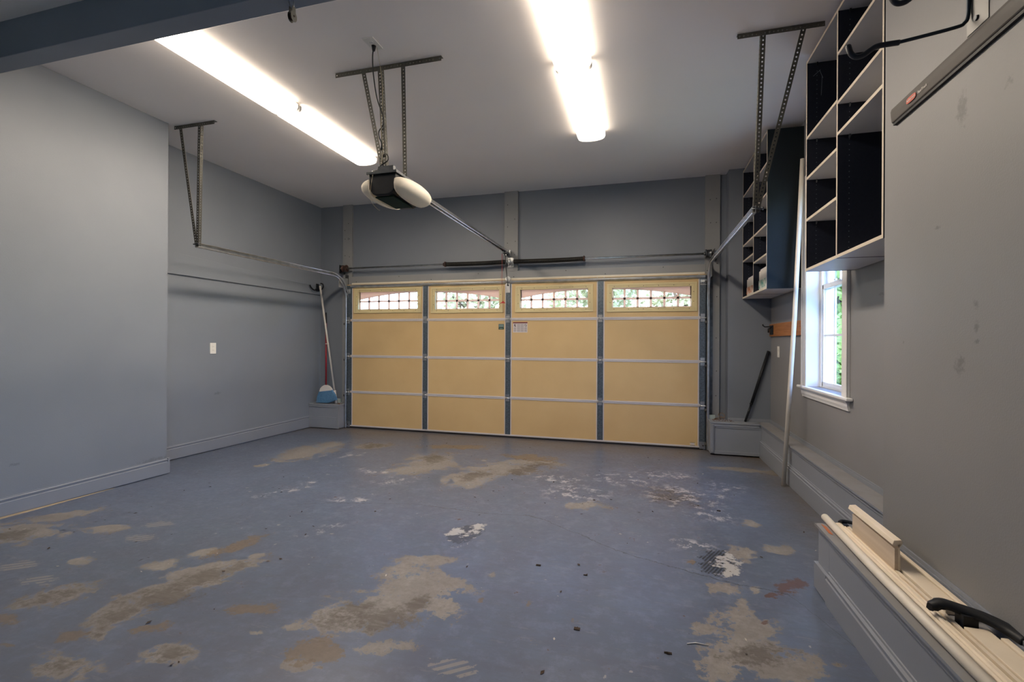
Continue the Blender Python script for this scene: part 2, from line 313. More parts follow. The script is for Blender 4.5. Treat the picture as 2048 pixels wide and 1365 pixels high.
def lens_mat(name, k):
    """fluorescent diffuser: gives off light, brightest over its two tubes"""
    m = bpy.data.materials.new(name); m.use_nodes = True; t = m.node_tree; t.nodes.clear()
    o = t.nodes.new('ShaderNodeOutputMaterial'); e = t.nodes.new('ShaderNodeEmission'); e.inputs[0].default_value = (1.0, 0.85, 0.69, 1)
    tc = t.nodes.new('ShaderNodeTexCoord'); sp = t.nodes.new('ShaderNodeSeparateXYZ'); t.links.new(tc.outputs['Object'], sp.inputs[0])
    ab = t.nodes.new('ShaderNodeMath'); ab.operation = 'ABSOLUTE'; t.links.new(sp.outputs[0], ab.inputs[0])
    cr = t.nodes.new('ShaderNodeValToRGB'); cr.color_ramp.elements[0].position = 0.0; cr.color_ramp.elements[0].color = (.6,)*3+(1,)
    cr.color_ramp.elements[1].position = 1.0; cr.color_ramp.elements[1].color = (.10,)*3+(1,)
    for p, v in ((.18,.62),(.42,1.0),(.62,.95),(.9,.42)):
        el = cr.color_ramp.elements.new(p); el.color = (v, v, v, 1)
    ml = t.nodes.new('ShaderNodeMath'); ml.operation = 'MULTIPLY'; ml.inputs[1].default_value = 1/0.125; t.links.new(ab.outputs[0], ml.inputs[0])
    t.links.new(ml.outputs[0], cr.inputs[0])
    ay = t.nodes.new('ShaderNodeMath'); ay.operation = 'ABSOLUTE'; t.links.new(sp.outputs[1], ay.inputs[0])
    ry = t.nodes.new('ShaderNodeMapRange'); ry.inputs[1].default_value = 0.57; ry.inputs[2].default_value = 0.600; ry.inputs[3].default_value = 1; ry.inputs[4].default_value = 0.045
    t.links.new(ay.outputs[0], ry.inputs[0])
    m2 = t.nodes.new('ShaderNodeMath'); m2.operation = 'MULTIPLY'; t.links.new(cr.outputs[0], m2.inputs[0]); t.links.new(ry.outputs[0], m2.inputs[1])
    m3 = t.nodes.new('ShaderNodeMath'); m3.operation = 'MULTIPLY'; m3.inputs[1].default_value = k; t.links.new(m2.outputs[0], m3.inputs[0])
    t.links.new(m3.outputs[0], e.inputs[1]); t.links.new(e.outputs[0], o.inputs[0])
    return m
lens_m = lens_mat('lit_diffuser', LAMP)

# ================================================================ FLOOR
def floor_material():
    m, t, b = base_mat('worn_painted_concrete')
    def node(k, **kw):
        n = t.nodes.new(k)
        for a, v in kw.items(): setattr(n, a, v)
        return n
    L = t.links.new
    tc = node('ShaderNodeTexCoord'); O = tc.outputs['Object']
    def noise(sc, det=6, ro=0.6, vec=O):
        n = node('ShaderNodeTexNoise'); n.inputs['Scale'].default_value = sc; n.inputs['Detail'].default_value = det; n.inputs['Roughness'].default_value = ro; L(vec, n.inputs['Vector']); return n.outputs['Fac']
    def math_(op, a, b_=None, c=None):
        n = node('ShaderNodeMath', operation=op)
        for i, x in enumerate((a, b_, c)):
            if x is None: continue
            if isinstance(x, (int, float)): n.inputs[i].default_value = x
            else: L(x, n.inputs[i])
        return n.outputs[0]
    def rng(x, a, b_, c=0.0, d=1.0):
        n = node('ShaderNodeMapRange'); L(x, n.inputs[0])
        for i, v in zip((1, 2, 3, 4), (a, b_, c, d)): n.inputs[i].default_value = v
        return n.outputs[0]
    def mix(f, a, b_):
        n = node('ShaderNodeMix', data_type='RGBA'); 
        if isinstance(f, float): n.inputs[0].default_value = f
        else: L(f, n.inputs[0])
        for i, x in ((6, a), (7, b_)):
            if isinstance(x, (str, tuple)): n.inputs[i].default_value = lin(x)
            else: L(x, n.inputs[i])
        return n.outputs[2]
    def attr(nm):
        n = node('ShaderNodeAttribute', attribute_name=nm); return n.outputs['Fac']
    # streaky rolled paint
    mp = node('ShaderNodeMapping'); mp.inputs['Rotation'].default_value = (0, 0, 0.35); mp.inputs['Scale'].default_value = (1, 5, 1); L(O, mp.inputs[0])
    streak = noise(6, 6, 0.7, mp.outputs[0])
    big = noise(0.9, 4); mid = noise(5, 6, 0.65); fine = noise(38, 8, 0.75); fine2 = noise(120, 4, 0.7)
    paint = mix(rng(big, .35, .65), '5f6a7f', '525d6e')
    rag = noise(11, 8, .72)
    paint = mix(rng(streak, .4, .75, 0, .5), paint, '4f535d')
    paint = mix(rng(mid, .42, .62, 0, .55), paint, '53586a'); paint = mix(rng(rag, .5, .66, 0, .35), paint, '788197')
    paint = mix(rng(fine2, .55, .75, 0, .35), paint, '4f5560')
    conc = mix(rng(mid, .3, .7), '928c84', '7a746d'); conc = mix(rng(fine, .4, .7, 0, .6), conc, '6f675a')
    brown = mix(rng(fine, .3, .7), '3d362e', '50483e')
    orange = mix(rng(fine, .3, .7), '776754', '655848')
    edge = math_('ADD', math_('ADD', math_('MULTIPLY', rng(fine, .38, .62, -1, 1), .38), math_('MULTIPLY', rng(mid, .38, .62, -1, 1), .42)), math_('MULTIPLY', rng(rag, .38, .62, -1, 1), .5))
    def mask(nm, soft=.06, k=1.0, off=0.0):
        v = math_('MULTIPLY_ADD', edge, k, attr(nm)); return rng(v, off, off+soft)
    col = mix(math_('MULTIPLY', mask('bare'), .8), paint, conc)
    col = mix(math_('MULTIPLY', mask('rust_tan', .1), .85), col, orange)
    col = mix(math_('MULTIPLY', mask('stain', .8, 1.0, -.1), rng(streak, .3, .65, .95, .45)), col, brown)
    col = mix(rng(streak, .60, .66, 0, .16), col, '9c9b9c')
    # scuffs: only the ridges of a stretched noise inside the area
    sc = math_('MULTIPLY', rng(attr('scuff'), -.3, .5), rng(noise(11, 9, .78), .52, .58))
    col = mix(math_('MULTIPLY', sc, .8), col, 'aba9ae')
    # hatched bare patches: wavy roller ribs
    wv = node('ShaderNodeTexWave', wave_type='BANDS', bands_direction='X'); wv.inputs['Scale'].default_value = 9; wv.inputs['Distortion'].default_value = .35; wv.inputs['Detail'].default_value = 2
    mr = node('ShaderNodeMapping'); mr.inputs['Rotation'].default_value = (0, 0, 0.9); L(O, mr.inputs[0]); L(mr.outputs[0], wv.inputs['Vector'])
    hat = math_('MULTIPLY', mask('hatch', .12, .8), rng(wv.outputs['Fac'], .3, .5)); col = mix(math_('MULTIPLY', hat, .7), col, '8f8a82')
    # tyre marks: dark ribs, pale chips
    wt = node('ShaderNodeTexWave', wave_type='BANDS', bands_direction='X'); wt.inputs['Scale'].default_value = 18; wt.inputs['Distortion'].default_value = .4; wt.inputs['Detail'].default_value = 3
    mt = node('ShaderNodeMapping'); mt.inputs['Rotation'].default_value = (0, 0, 0.45); L(O, mt.inputs[0]); L(mt.outputs[0], wt.inputs['Vector'])
    tm = mask('tyre', .1, .5)
    col = mix(math_('MULTIPLY', tm, rng(wt.outputs['Fac'], .3, .6, .45, 1.0)), col, '2b3038')
    col = mix(math_('MULTIPLY', tm, rng(mid, .52, .56)), col, 'a2a2a2')
    col = mix(math_('MULTIPLY', mask('redstain', .1), .85), col, '5c4238')
    # small random chips everywhere
    chip = noise(17, 3, .5); col = mix(math_('MULTIPLY', rng(chip, .735, .75), .6), col, 'a7a49c')
    spk = noise(70, 2, .5); col = mix(rng(spk, .78, .80, 0, .8), col, '2c2a28')
    # dirt band in front of the door and along the right ledge
    col = mix(math_('MULTIPLY', attr('dirt'), rng(mid, .3, .65, .45, 1.0)), col, '5d5243')
    col = mix(math_('MULTIPLY', attr('falloff_grime'), rng(mid, .25, .75, .3, 1.0)), col, '55524d')  # brownish grime, with light falloff towards the camera painted into the colour
    # cracks
    ck = math_('ABSOLUTE', math_('ADD', attr('crack'), math_('MULTIPLY', rng(noise(14, 5, .7), 0, 1, -.5, .5), .07)))
    col = mix(rng(ck, .0018, .0045, .85, 0), col, '33343a')
    L(col, b.inputs['Base Color'])
    ro = rng(fine, .3, .7, .27, .40); ro = math_('ADD', ro, math_('MULTIPLY', mask('bare'), .22)); L(ro, b.inputs['Roughness'])
    b.inputs['Specular IOR Level'].default_value = 0.42
    bp = node('ShaderNodeBump'); bp.inputs['Strength'].default_value = .10; bp.inputs['Distance'].default_value = .002
    hgt = math_('ADD', math_('MULTIPLY', fine, .6), math_('MULTIPLY', mask('bare'), -.8)); L(hgt, bp.inputs['Height']); L(bp.outputs[0], b.inputs['Normal'])
    return m

def build_floor():
    x0, x1, y0, y1, st = -5.0, 1.62, -3.1, 6.5, 0.025
    nx = int(round((x1-x0)/st))+1; ny = int(round((y1-y0)/st))+1
    gx, gy = np.meshgrid(np.linspace(x0, x1, nx), np.linspace(y0, y1, ny)); X = gx.ravel(); Y = gy.ravel(); Z = -0.0129*(Y-2)
    co = np.stack([X, Y, Z], 1).astype(np.float32)
    i = np.arange(nx*ny).reshape(ny, nx)
    q = np.stack([i[:-1,:-1], i[:-1,1:], i[1:,1:], i[1:,:-1]], -1).reshape(-1, 4)
    me = bpy.data.meshes.new('floor'); me.from_pydata(co.tolist(), [], q.tolist())
    keys = {'a': 'bare', 'b': ('bare', 'stain'), 'B': 'stain', 'o': 'rust_tan', 's': 'scuff', 'h': 'hatch', 't': 'tyre', 'r': 'redstain'}
    F = {k: np.full(len(X), -1.0) for k in ('bare', 'stain', 'rust_tan', 'scuff', 'hatch', 'tyre', 'redstain')}
    for cx, cy, a, b_, th, ty in PATCHES:
        dx = X-cx; dy = Y-cy; u = (dx*math.cos(th)+dy*math.sin(th))/a; v = (-dx*math.sin(th)+dy*math.cos(th))/b_
        val = np.clip(1-np.sqrt(u*u+v*v), -1, 1)*1.3
        for k in (keys[ty] if isinstance(keys[ty], tuple) else (keys[ty],)):
            vv = val-0.25 if (ty == 'b' and k == 'stain') else val
            F[k] = np.maximum(F[k], vv)
    F['dirt'] = np.clip(1.15-(YW-0.1-Y)/0.62, 0, 1)*0.85 + np.clip(1-(1.25-X)/0.40, 0, 1)*0.7*(Y > 2.7) + np.clip((Y-5.3)/0.8, 0, 1)*np.clip(1-(X-XL)/0.5, 0, 1)*.3
    F['falloff_grime'] = np.clip((3.0-Y)/2.0, 0, 1)*np.clip((0.6-X)/3.0, .25, 1)*.55  # foreground darkened towards the camera and left: painted falloff plus floor grime
    P = np.array(CRACK); d = np.full(len(X), 9.0); sg = np.ones(len(X))
    for k in range(len(P)-1):
        e = P[k+1]-P[k]; tt = np.clip(((X-P[k][0])*e[0]+(Y-P[k][1])*e[1])/(e@e), 0, 1)
        px = X-(P[k][0]+tt*e[0]); py = Y-(P[k][1]+tt*e[1]); dd = np.hypot(px, py); s_ = np.sign(e[0]*(Y-P[k][1])-e[1]*(X-P[k][0])); better = dd < d
        d = np.where(better, dd, d); sg = np.where(better, s_, sg)
    F['crack'] = d*sg + (np.maximum(0, P[0][0]-X)+np.maximum(0, X-P[-1][0]))*3
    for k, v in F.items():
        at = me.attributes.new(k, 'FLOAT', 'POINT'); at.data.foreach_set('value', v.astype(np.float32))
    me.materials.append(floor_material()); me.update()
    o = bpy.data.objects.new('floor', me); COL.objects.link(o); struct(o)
    return o
build_floor()

# ================================================================ SHELL
b = MB(); b.box(-5.1, 1.75, YB-.15, 6.5, H, H+.2); struct(b.build('ceiling', ceil_m))
b = MB(); b.box(XL-.2, XL, YN, 6.42, -.2, H); b.box(XL-.2, XLN, YB, YN, -.2, H); struct(b.build('wall_left', wall_m))
b = MB(); b.box(XL-.2, XR+.2, YB-.15, YB, -.2, H); struct(b.build('wall_back', wall_m))
# wall with the garage door; opening hidden behind the door's edges
OX0, OX1, OZ = -4.235, .655, 2.03
b = MB(); b.box(XL, OX0, YW, 6.42, -.2, H); b.box(OX1, XR+.2, YW, 6.42, -.2, H); b.box(OX0, OX1, YW, 6.42, OZ, H)
b.box(.945, XR+.2, 6.05, YW, -.2, H)
struct(b.build('wall_front', wallf_m))
# right wall with the window hole
WY0, WY1, WZ0, WZ1 = 3.963, 4.78, .862, 2.66
b = MB()
b.box(XR, 1.62, YNR, WY0, -.2, H); b.box(XR, 1.62, WY1, 6.05, -.2, H); b.box(XR, 1.62, WY0, WY1, -.2, WZ0); b.box(XR, 1.62, WY0, WY1, WZ1, H)
b.box(XRN, 1.62, YB, -2.8, -.2, H); b.box(XRN, 1.62, -.9, YNR, -.2, H); b.box(XRN, 1.62, -2.8, -.9, 2.1, H)  # unseen doorway added behind the camera to let in blue daylight
struct(b.build('wall_right', wallr_m))
# dropped beam across the room
b = MB(); b.box(XLN, XRN, 2.04, 2.165, 3.05, H); struct(b.build('ceiling_beam', beam_m, bevel=.004), 'blue-grey dropped beam crossing the ceiling above the camera', 'beam')

# baseboards of the left wall
def baseprof(t=.018, h=.14):    # a: out from the wall, b: up
    return [(0,0),(t,0),(t,h-.035),(t*.6,h-.03),(t*.75,h-.012),(t*.35,h-.004),(t*.3,h),(0,h)]
def zb_sweep(mb, prof, x, sgn, ya, yb, z0=0.0):
    mb.sweep([(p[0]*sgn, p[1]) for p in prof], [((x, ya, fz(ya)+z0), (1,0,0), (0,0,1)), ((x, yb, fz(yb)+z0), (1,0,0), (0,0,1))])
def bb(name, x, sgn, ya, yb, top=.14):
    # top stays level, bottom 6 mm above the sloping slab
    mb = MB(); t = .018
    pr = lambda zlo: [(0,zlo),(t,zlo),(t,top-.035),(t*.5,top-.031),(t*.8,top-.012),(t*.3,top-.006),(t*.3,top),(0,top)]
    mb.sweep([(0,0)]*0 or [(a*sgn, c) for a, c in pr(0)], [((x, ya, 0), (1,0,0), (0,0,1)), ((x, yb, 0), (1,0,0), (0,0,1))])
    mb.v = [(v[0], v[1], (fz(v[1])+.008) if abs(v[2]) < 1e-9 else v[2]) for v in mb.v]
    return struct(mb.build(name, trim_m))
bb('baseboard_left', XL, 1, YN, 5.973, .125)
bb('baseboard_left', XLN, 1, YB, YN+.0, .13)
b = MB(); b.box(XLN-.4, XLN+.018, YN-.001, YN+.018, fz(YN)+.008, .13); struct(b.build('baseboard_left', trim_m))
# worn tan strip of bare slab edge along the near baseboard
b = MB(); b.sweep([(0,0),(.03,0),(.028,.004),(0,.006)], [((XLN+.016, .5, fz(.5)-.001), (1,0,0), (0,0,1)), ((XLN+.016, 2.35, fz(2.35)-.001), (1,0,0), (0,0,1)), ((XLN+.014, 2.95, fz(2.95)-.004), (.3,0,0), (0,0,1))]); struct(b.build('trim_1', mat('bare_slab_edge', 'a3947c', .8)))
# wide rail board on the far left wall
b = MB(); b.hexa([(XL,YN,1.94),(XL+.02,YN,1.94),(XL+.02,YW,1.937),(XL,YW,1.937),(XL,YN,2.192),(XL+.02,YN,2.192),(XL+.02,YW,2.045),(XL,YW,2.045)]); struct(b.build('trim_2', wall_m, bevel=.002))

# stem-wall ledges with mouldings --------------------------------
def stem(name, x, xw, ya, yb, top):
    """ledge along the right wall: face at x, wall at xw"""
    mb = MB()
    P = [(x,-.2),(xw,-.2),(xw,top),(x-.016,top),(x-.016,top-.012),(x-.006,top-.022),(x-.006,top-.038),(x,top-.044),(x,.15),(x-.004,.148),(x-.004,.138),(x-.016,.134),(x-.014,.118),(x-.018,.112),(x-.018,None)]
    for y in (ya, yb):
        for (a, c) in P: mb.v.append((a, y, c if c is not None else fz(y)+.012))
    n = len(P)
    for j in range(n): mb.face((j, (j+1)%n, n+(j+1)%n, n+j), 1 if j == 2 else 0)
    mb.face(list(range(n))[::-1]); mb.face([n+j for j in range(n)])
    return mb
b = stem('', 1.27, XR, 2.764, 6.05, .328)
struct(b.build('trim_3', [trim_m, ledge_m]))
b = stem('', .859, XRN, YB, 2.6, .328)
struct(b.build('trim_4', [trim_m, ledge_m]))
b = MB(); b.box(.859, XR-.01, 2.601, 2.747, fz(2.7)+.012, .316, 0); b.box(.843, XR-.01, 2.601, 2.755, .316, .328, 1); b.box(.843, .859, 2.601, 2.762, fz(2.7)+.012, .13, 0); b.box(.859, 1.27, 2.747, 2.762, fz(2.7)+.012, .13, 0); struct(b.build('trim_16', [trim_m, ledge_m]))
# short return under the front wall beside the door, framed like a panel
b = MB(); y = 5.888; x0, x1 = .735, 1.27
b.box(x0, x1, y, 6.19, -.035, .328, 0)
b.box(x0-.006, x1-.01, y-.014, y, .312, .328, 0)
b.box(x0, x0+.045, y-.012, y, -.03, .31, 0); b.box(x0+.014, x0+.034, y-.02, y-.012, -.02, .30, 0)
b.box(x0+.045, x1-.018, y-.012, y, -.035, .0, 0); b.box(x0+.045, x1-.018, y-.009, y, .28, .31, 0); b.box(x0+.06, x1-.018, y-.005, y, .262, .28, 0)
struct(b.build('trim_5', trim_m, bevel=.002))
b = MB(); b.box(x0+.01, x1, y+.05, 6.19, -.12, -.034); struct(b.build('trim_6', gap_shade))  # dark filler block painted as the shade in the gap under the return
# quarter-round strips where the ledges meet the walls
b = MB(); b.box(XR-.014, XR, YNR, 6.05, .328, .352); b.box(XR-.008, XR, YNR, 6.05, .352, .364); b.box(.945, XR, 6.036, 6.05, .328, .352); b.box(.945, XR, 6.042, 6.05, .352, .362); struct(b.build('trim_7', trim_m, bevel=.001))
b = MB(); b.box(XRN-.016, XRN, YB, YNR, .328, .354); b.box(XRN-.009, XRN, YB, YNR, .354, .368); struct(b.build('trim_8', trim_m, bevel=.001))
# left corner box
b = MB(); y = 5.973; x1 = -4.285
b.box(XL, x1, y, YW, -.045, .307, 0); b.box(XL-.0, x1+.012, y-.014, YW, .288, .307, 0); b.box(XL, x1, y-.009, y, .262, .288, 0)
b.box(XL, x1-.03, y-.012, y, .095, .118, 0); b.box(XL, x1-.03, y-.018, y, -.04, .095, 0); b.box(x1-.03, x1, y-.016, y, -.045, .288, 0)
b.box(x1, x1+.004, y, 6.12, -.03, .288, 0); struct(b.build('trim_9', trim_m, bevel=.002))
b = MB(); b.box(XL+.01, x1-.01, y+.02, YW, -.12, -.044); struct(b.build('trim_10', gap_shade))  # dark block for the shaded gap beneath the corner box

# boards on the front wall ----------------------------------------
def screws(mb, pts, y, r=.006):
    for x, z in pts: mb.tube([(x, y+.001, z), (x, y-.0025, z)], r, 8, 1)
def jamb(n, x0, x1, z0, z1, y0, pts):
    mb = MB(); mb.box(x0, x1, y0, YW, z0, z1); screws(mb, pts, y0); return struct(mb.build('trim_%d' % n, [trimg_m, bolt_m]))
jamb(11, -4.385, -4.225, -.06, H, 6.19, [(-4.29, z) for z in (3.0, 2.78, 2.76)]+[(-4.345,2.77),(-4.27,2.77),(-4.345,2.52),(-4.27,2.50),(-4.35,2.9)])
jamb(12, -1.845, -1.655, 2.2, H, 6.185, [(-1.80, z) for z in (3.1,2.8,2.58)]+[(-1.70,2.9),(-1.69,2.6),(-1.81,2.45),(-1.70,2.42)])
jamb(13, .705, .872, -.06, H, 6.19, [(.76,2.98),(.83,2.99),(.765,2.7),(.83,2.7),(.84,2.2),(.84,1.8),(.835,1.3),(.84,.9),(.835,.6)])
jamb(14, -4.225, .705, 2.07, 2.2, 6.19, [(-4.15+i*.61+(.1 if i % 2 else 0), 2.18 if i % 2 else 2.12) for i in range(9)])
# cream weather strip above the door
b = MB(); b.box(-4.20, .70, 6.150, 6.19, 2.075, 2.100); struct(b.build('trim_15', tan_m, bevel=.003))

# ================================================================ GARAGE DOOR
door = thing('door_1', (-1.79, D, fz(D)), 'cream sectional garage door with four arched window lights', 'garage door', kind='structure')
DX0, DX1 = -4.300, .715
STX = [(-4.300,-4.190), (-3.029,-2.958), (-1.807,-1.737), (-.579,-.508), (.640,.715)]
ZJ = [2.075, 1.542, 1.010, .480, -.030]
WIN = [(-4.151,-3.057,1.648,2.012), (-2.912,-1.840,1.636,2.000), (-1.674,-.640,1.634,1.990), (-.464,.612,1.626,1.984)]
glass_parts = []
for k in range(4):
    zt, zb = ZJ[k], ZJ[k+1]
    b = MB()
    if k == 0:
        xs = DX0
        for (a, c, z0, z1) in WIN:
            a2, c2, za, zc = a+.06, c-.06, z0+.045, z1-.045
            b.box(xs, a2, D, D+.04, zb, zt); b.box(a2, c2, D, D+.04, zb, za); b.box(a2, c2, D, D+.04, zc, zt); xs = c2
        b.box(xs, DX1, D, D+.04, zb, zt)
    else:
        b.box(DX0, DX1, D, D+.04, zb, zt)
    # pale rolled edges: two lips at the joint
    b.box(DX0+.09, DX1-.06, D-.006, D, zt-.016, zt-.001, 1) if k else None
    b.box(DX0+.09, DX1-.06, D-.010, D, zb+.001, zb+.020, 1)
    for i, (a, c) in enumerate(STX):
        for x0_, x1_ in ((a-.014, a), (c, c+.014)):
            if DX0+.05 < x0_ and x1_ < DX1-.01: b.box(x0_, x1_, D-.003, D, zb, zt, 1)
    sec = b.build('door_section', [door_m, doorw_m], door, bevel=.001)
    for i, (a, c) in enumerate(STX):
        s = MB(); cx = (a+c)/2
        s.box(a, c, D-.008, D, zb+.012, zt-.012); s.box(a+.008, c-.008, D-.014, D-.008, zb+.03, zt-.03)
        for q in range(9): 
            zz = zb+.05+q*(zt-zb-.1)/8
            s.tube([(cx-.012, D-.013, zz), (cx-.012, D-.0155, zz)], .004, 6, 1); s.tube([(cx+.012, D-.013, zz+.02), (cx+.012, D-.0155, zz+.02)], .003, 6, 1)
        s.build('stile', [stile_m, bolt_m], door, parent=sec)
    if k:
        for i, (a, c) in enumerate(STX):
            h = MB(); cx = (a+c)/2; h.box(cx-.026, cx+.026, D-.020, D-.012, zt-.045, zt+.05); h.tube([(cx-.028, D-.024, zt), (cx+.028, D-.024, zt)], .007, 8)
            for dz in (-.03, .035): h.tube([(cx, D-.019, zt+dz), (cx, D-.026, zt+dz)], .006, 6)
            if i in (0, 4):
                sx = -1 if i == 0 else 1
                h.tube([(cx, D-.03, zt), (cx+sx*.062, D-.03, zt)], .005, 8)
            h.build('hinge', galv_m, door, parent=sec)
    if k == 0:
        for wi, (a, c, z0, z1) in enumerate(WIN):
            f = MB(); t1, t2 = .030, .052
            for (o0, o1, y0_, y1_) in ((0, .028, D-.012, D), (.028, .052, D-.006, D), (.052, .064, D-.002, D+.045)):
                f.box(a+o0, c-o0, y0_, y1_, z0+o0*.82, z0+o1*.82); f.box(a+o0, c-o0, y0_, y1_, z1-o1*.82, z1-o0*.82)
                f.box(a+o0, a+o1, y0_, y1_, z0+o1*.82, z1-o1*.82); f.box(c-o1, c-o0, y0_, y1_, z0+o1*.82, z1-o1*.82)
            for q in range(6):
                xx = a+.09+q*(c-a-.18)/5
                for zz in (z0+.034, z1-.034): f.tube([(xx, D-.005, zz), (xx, D-.009, zz)], .005, 6, 1)
            for zz in (z0+.12, z1-.12):
                for xx in (a+.04, c-.04): f.tube([(xx, D-.005, zz), (xx, D-.009, zz)], .005, 6, 1)
            f.build('window_frame', [wframe_m, bolt_m], door, parent=sec, bevel=.0015)
            gi = MB(); gi.box(a+.064, c-.064, D+.018, D+.022, z0+.052, z1-.052); gi.build('window_pane', glass_m, door, parent=sec)
            # arched outer grille: six columns, two rows, arch rising toward the partner window
            ins = MB(); A0, A1, B0, B1 = a+.056, c-.056, z0+.044, z1-.044; yy = 6.19
            def arch(x):
                u = (x-A0)/(A1-A0); u = u if wi % 2 == 0 else 1-u      # 0 at the low end
                return B1-.022-.098*(1-math.sin(math.radians(25+65*u))) /(1-math.sin(math.radians(25)))
            N = 18
            for q in range(N):
                xa = A0+(A1-A0)*q/N; xb = A0+(A1-A0)*(q+1)/N
                ins.hexa([(xa,yy,arch(xa)),(xb,yy,arch(xb)),(xb,yy+.012,arch(xb)),(xa,yy+.012,arch(xa)),(xa,yy,B1),(xb,yy,B1),(xb,yy+.012,B1),(xa,yy+.012,B1)])
            ins.box(A0, A1, yy, yy+.012, B0, B0+.020); ins.box(A0, A0+.018, yy, yy+.012, B0, B1); ins.box(A1-.018, A1, yy, yy+.012, B0, B1)
            for q in range(1, 6):
                xx = A0+(A1-A0)*q/6; ins.box(xx-.013, xx+.013, yy, yy+.012, B0, arch(xx)+.005)
            ins.box(A0, A1, yy, yy+.012, (B0+B1)/2-.020, (B0+B1)/2+.005)
            ins.build('arched_grille', peach_m, door, parent=sec)
# reinforcing strut across the top section
b = MB(); b.sweep([(0,0),(-.012,.002),(-.030,.014),(-.034,.024),(-.030,.034),(-.012,.046),(0,.048),(0,.042),(-.01,.040),(-.024,.030),(-.026,.024),(-.024,.018),(-.01,.008),(0,.006)], [((-4.20, D, 2.022), (0,1,0), (0,0,1)), ((.705, D, 2.018), (0,1,0), (0,0,1))]); b.build('strut', galv_m, door)
b = MB(); b.box(DX0+.02, DX1-.02, D-.006, D+.040, -.036, -.030, 1); b.box(DX0+.02, DX1-.03, D-.008, D+.042, -.0535, -.036, 0); b.build('bottom_seal', [seal_m, mat('seal_retainer', '2b2a2b', .6)], door)
for sx, x in ((-1, -4.245), (1, .68)):
    b = MB(); b.box(x-.035, x+.035, D-.020, D-.012, -.04, .045); b.tube([(x+sx*.02, D-.03, .02), (x+sx*.06, D-.03, .02)], .006, 8); b.tube([(x+.005, D-.02, .0), (x+.005, D-.028, .0)], .007, 8, 1); b.build('bottom_bracket', [galv_m, rust_m], door)
    b = MB(); 
    for q in range(4): b.tube([(x-.028+q*.019, D-.03, 1.995+.0), (x-.028+q*.019, D-.02, 1.955)], .006, 6)
    b.box(x-.034, x+.036, D-.02, D-.008, 1.94, 2.01); b.build('top_roller_bracket', galv_m, door)
for sx, xa, xb in ((-1, -4.300, -4.262), (1, .700, .735)):
    for z in (1.49, .96, .43, .02, 1.97):
        b = MB(); b.tube([(xb if sx < 0 else xa, D-.03, z), (xa if sx < 0 else xb, D-.03, z)], .018, 12); b.build('roller', mat('nylon_roller', '3a3a3a', .5) if z == 1.49 and sx < 0 else bpy.data.materials['nylon_roller'], door)
# centre bracket for the opener arm
b = MB(); b.box(-1.80, -1.745, D-.022, D-.012, 1.90, 2.07); b.tube([(-1.772, D-.03, 2.085), (-1.772, D-.008, 2.085)], .035, 16, 0); b.tube([(-1.772, D-.04, 2.0), (-1.772, D-.02, 2.0)], .012, 10, 1); b.build('operator_bracket', [galv_m, bolt_m], door)
b = MB(); b.box(-1.80, -1.745, D-.018, D-.012, 1.60, 1.606, 0); b.box(-1.805, -1.80, D-.02, D-.01, 1.6, 1.95, 0); b.build('lock_strap', galv_m, door)
# labels
paper = mat('label_paper', 'c9c2c4', .5, amt=.1); maroon = mat('label_maroon', '6d3434', .5, amt=.1); ink = mat('label_ink', '1c1a1a', .5, amt=.1); inkg = mat('label_grey_print', '8e898b', .5, amt=.2)
b = MB(); x0, x1, z0, z1, y = -1.705, -1.505, 1.365, 1.505, D-.002
b.box(x0, x1, y, D, z0, z1, 0); b.box(x0, x1, y-.0006, y, z1-.018, z1, 1)
def lrect(a0, a1, c0, c1, m): b.box(x0+a0*(x1-x0), x0+a1*(x1-x0), y-.0009, y, z0+c0*(z1-z0), z0+c1*(z1-z0), m)
lrect(.05,.22,.76,.80,2); lrect(.08,.16,.66,.74,2); lrect(.13,.20,.56,.66,2); lrect(.05,.11,.60,.64,2)
for q in range(5): lrect(.05,.22,.08+q*.09,.13+q*.09,3)
for q in range(8): lrect(.28,.50,.08+q*.095,.13+q*.095,3); lrect(.53,.75,.08+q*.095,.13+q*.095,3)
for q in range(5): lrect(.79,.96,.08+q*.09,.13+q*.09,3)
b.tube([(x0+.875*(x1-x0)+.016*math.cos(t_), y-.001, z0+.68*(z1-z0)+.016*math.sin(t_)) for t_ in np.linspace(0, 2*math.pi, 17)], .0018, 5, 2)
b.bar((x0+.82*(x1-x0), y-.001, z0+.76*(z1-z0)), (x0+.93*(x1-x0), y-.001, z0+.60*(z1-z0)), .001, .005, m=2)
b.build('warning_label', [paper, maroon, ink, inkg], door)['label'] = 'white warning sticker with maroon header and pictograms'
b = MB(); b.box(-1.908, -1.833, D-.002, D, 1.405, 1.480, 0); b.box(-1.908, -1.833, D-.0026, D, 1.405, 1.435, 1)
for q in range(3): b.box(-1.90, -1.842, D-.003, D, 1.444+q*.010, 1.449+q*.010, 2)
b.box(-1.895, -1.848, D-.003, D, 1.415, 1.422, 2)
b.build('green_label', [mat('label_teal', '4f6363', .5), mat('label_dark_green', '1e3a2b', .5), mat('label_pale_print', '8aa096', .5)], door)['label'] = 'small dark green sticker'
b = MB(); b.box(.535, .605, D-.002, D, -.015, .030, 0); b.box(.538, .600, D-.003, D, .024, .028, 1); b.box(.538, .600, D-.003, D, -.01, -.006, 1); b.box(.545, .590, D-.003, D, -.002, .020, 2)
b.build('small_label', [wframe_m, bolt_m, paper], door)['label'] = 'small worn sticker near the bottom corner'

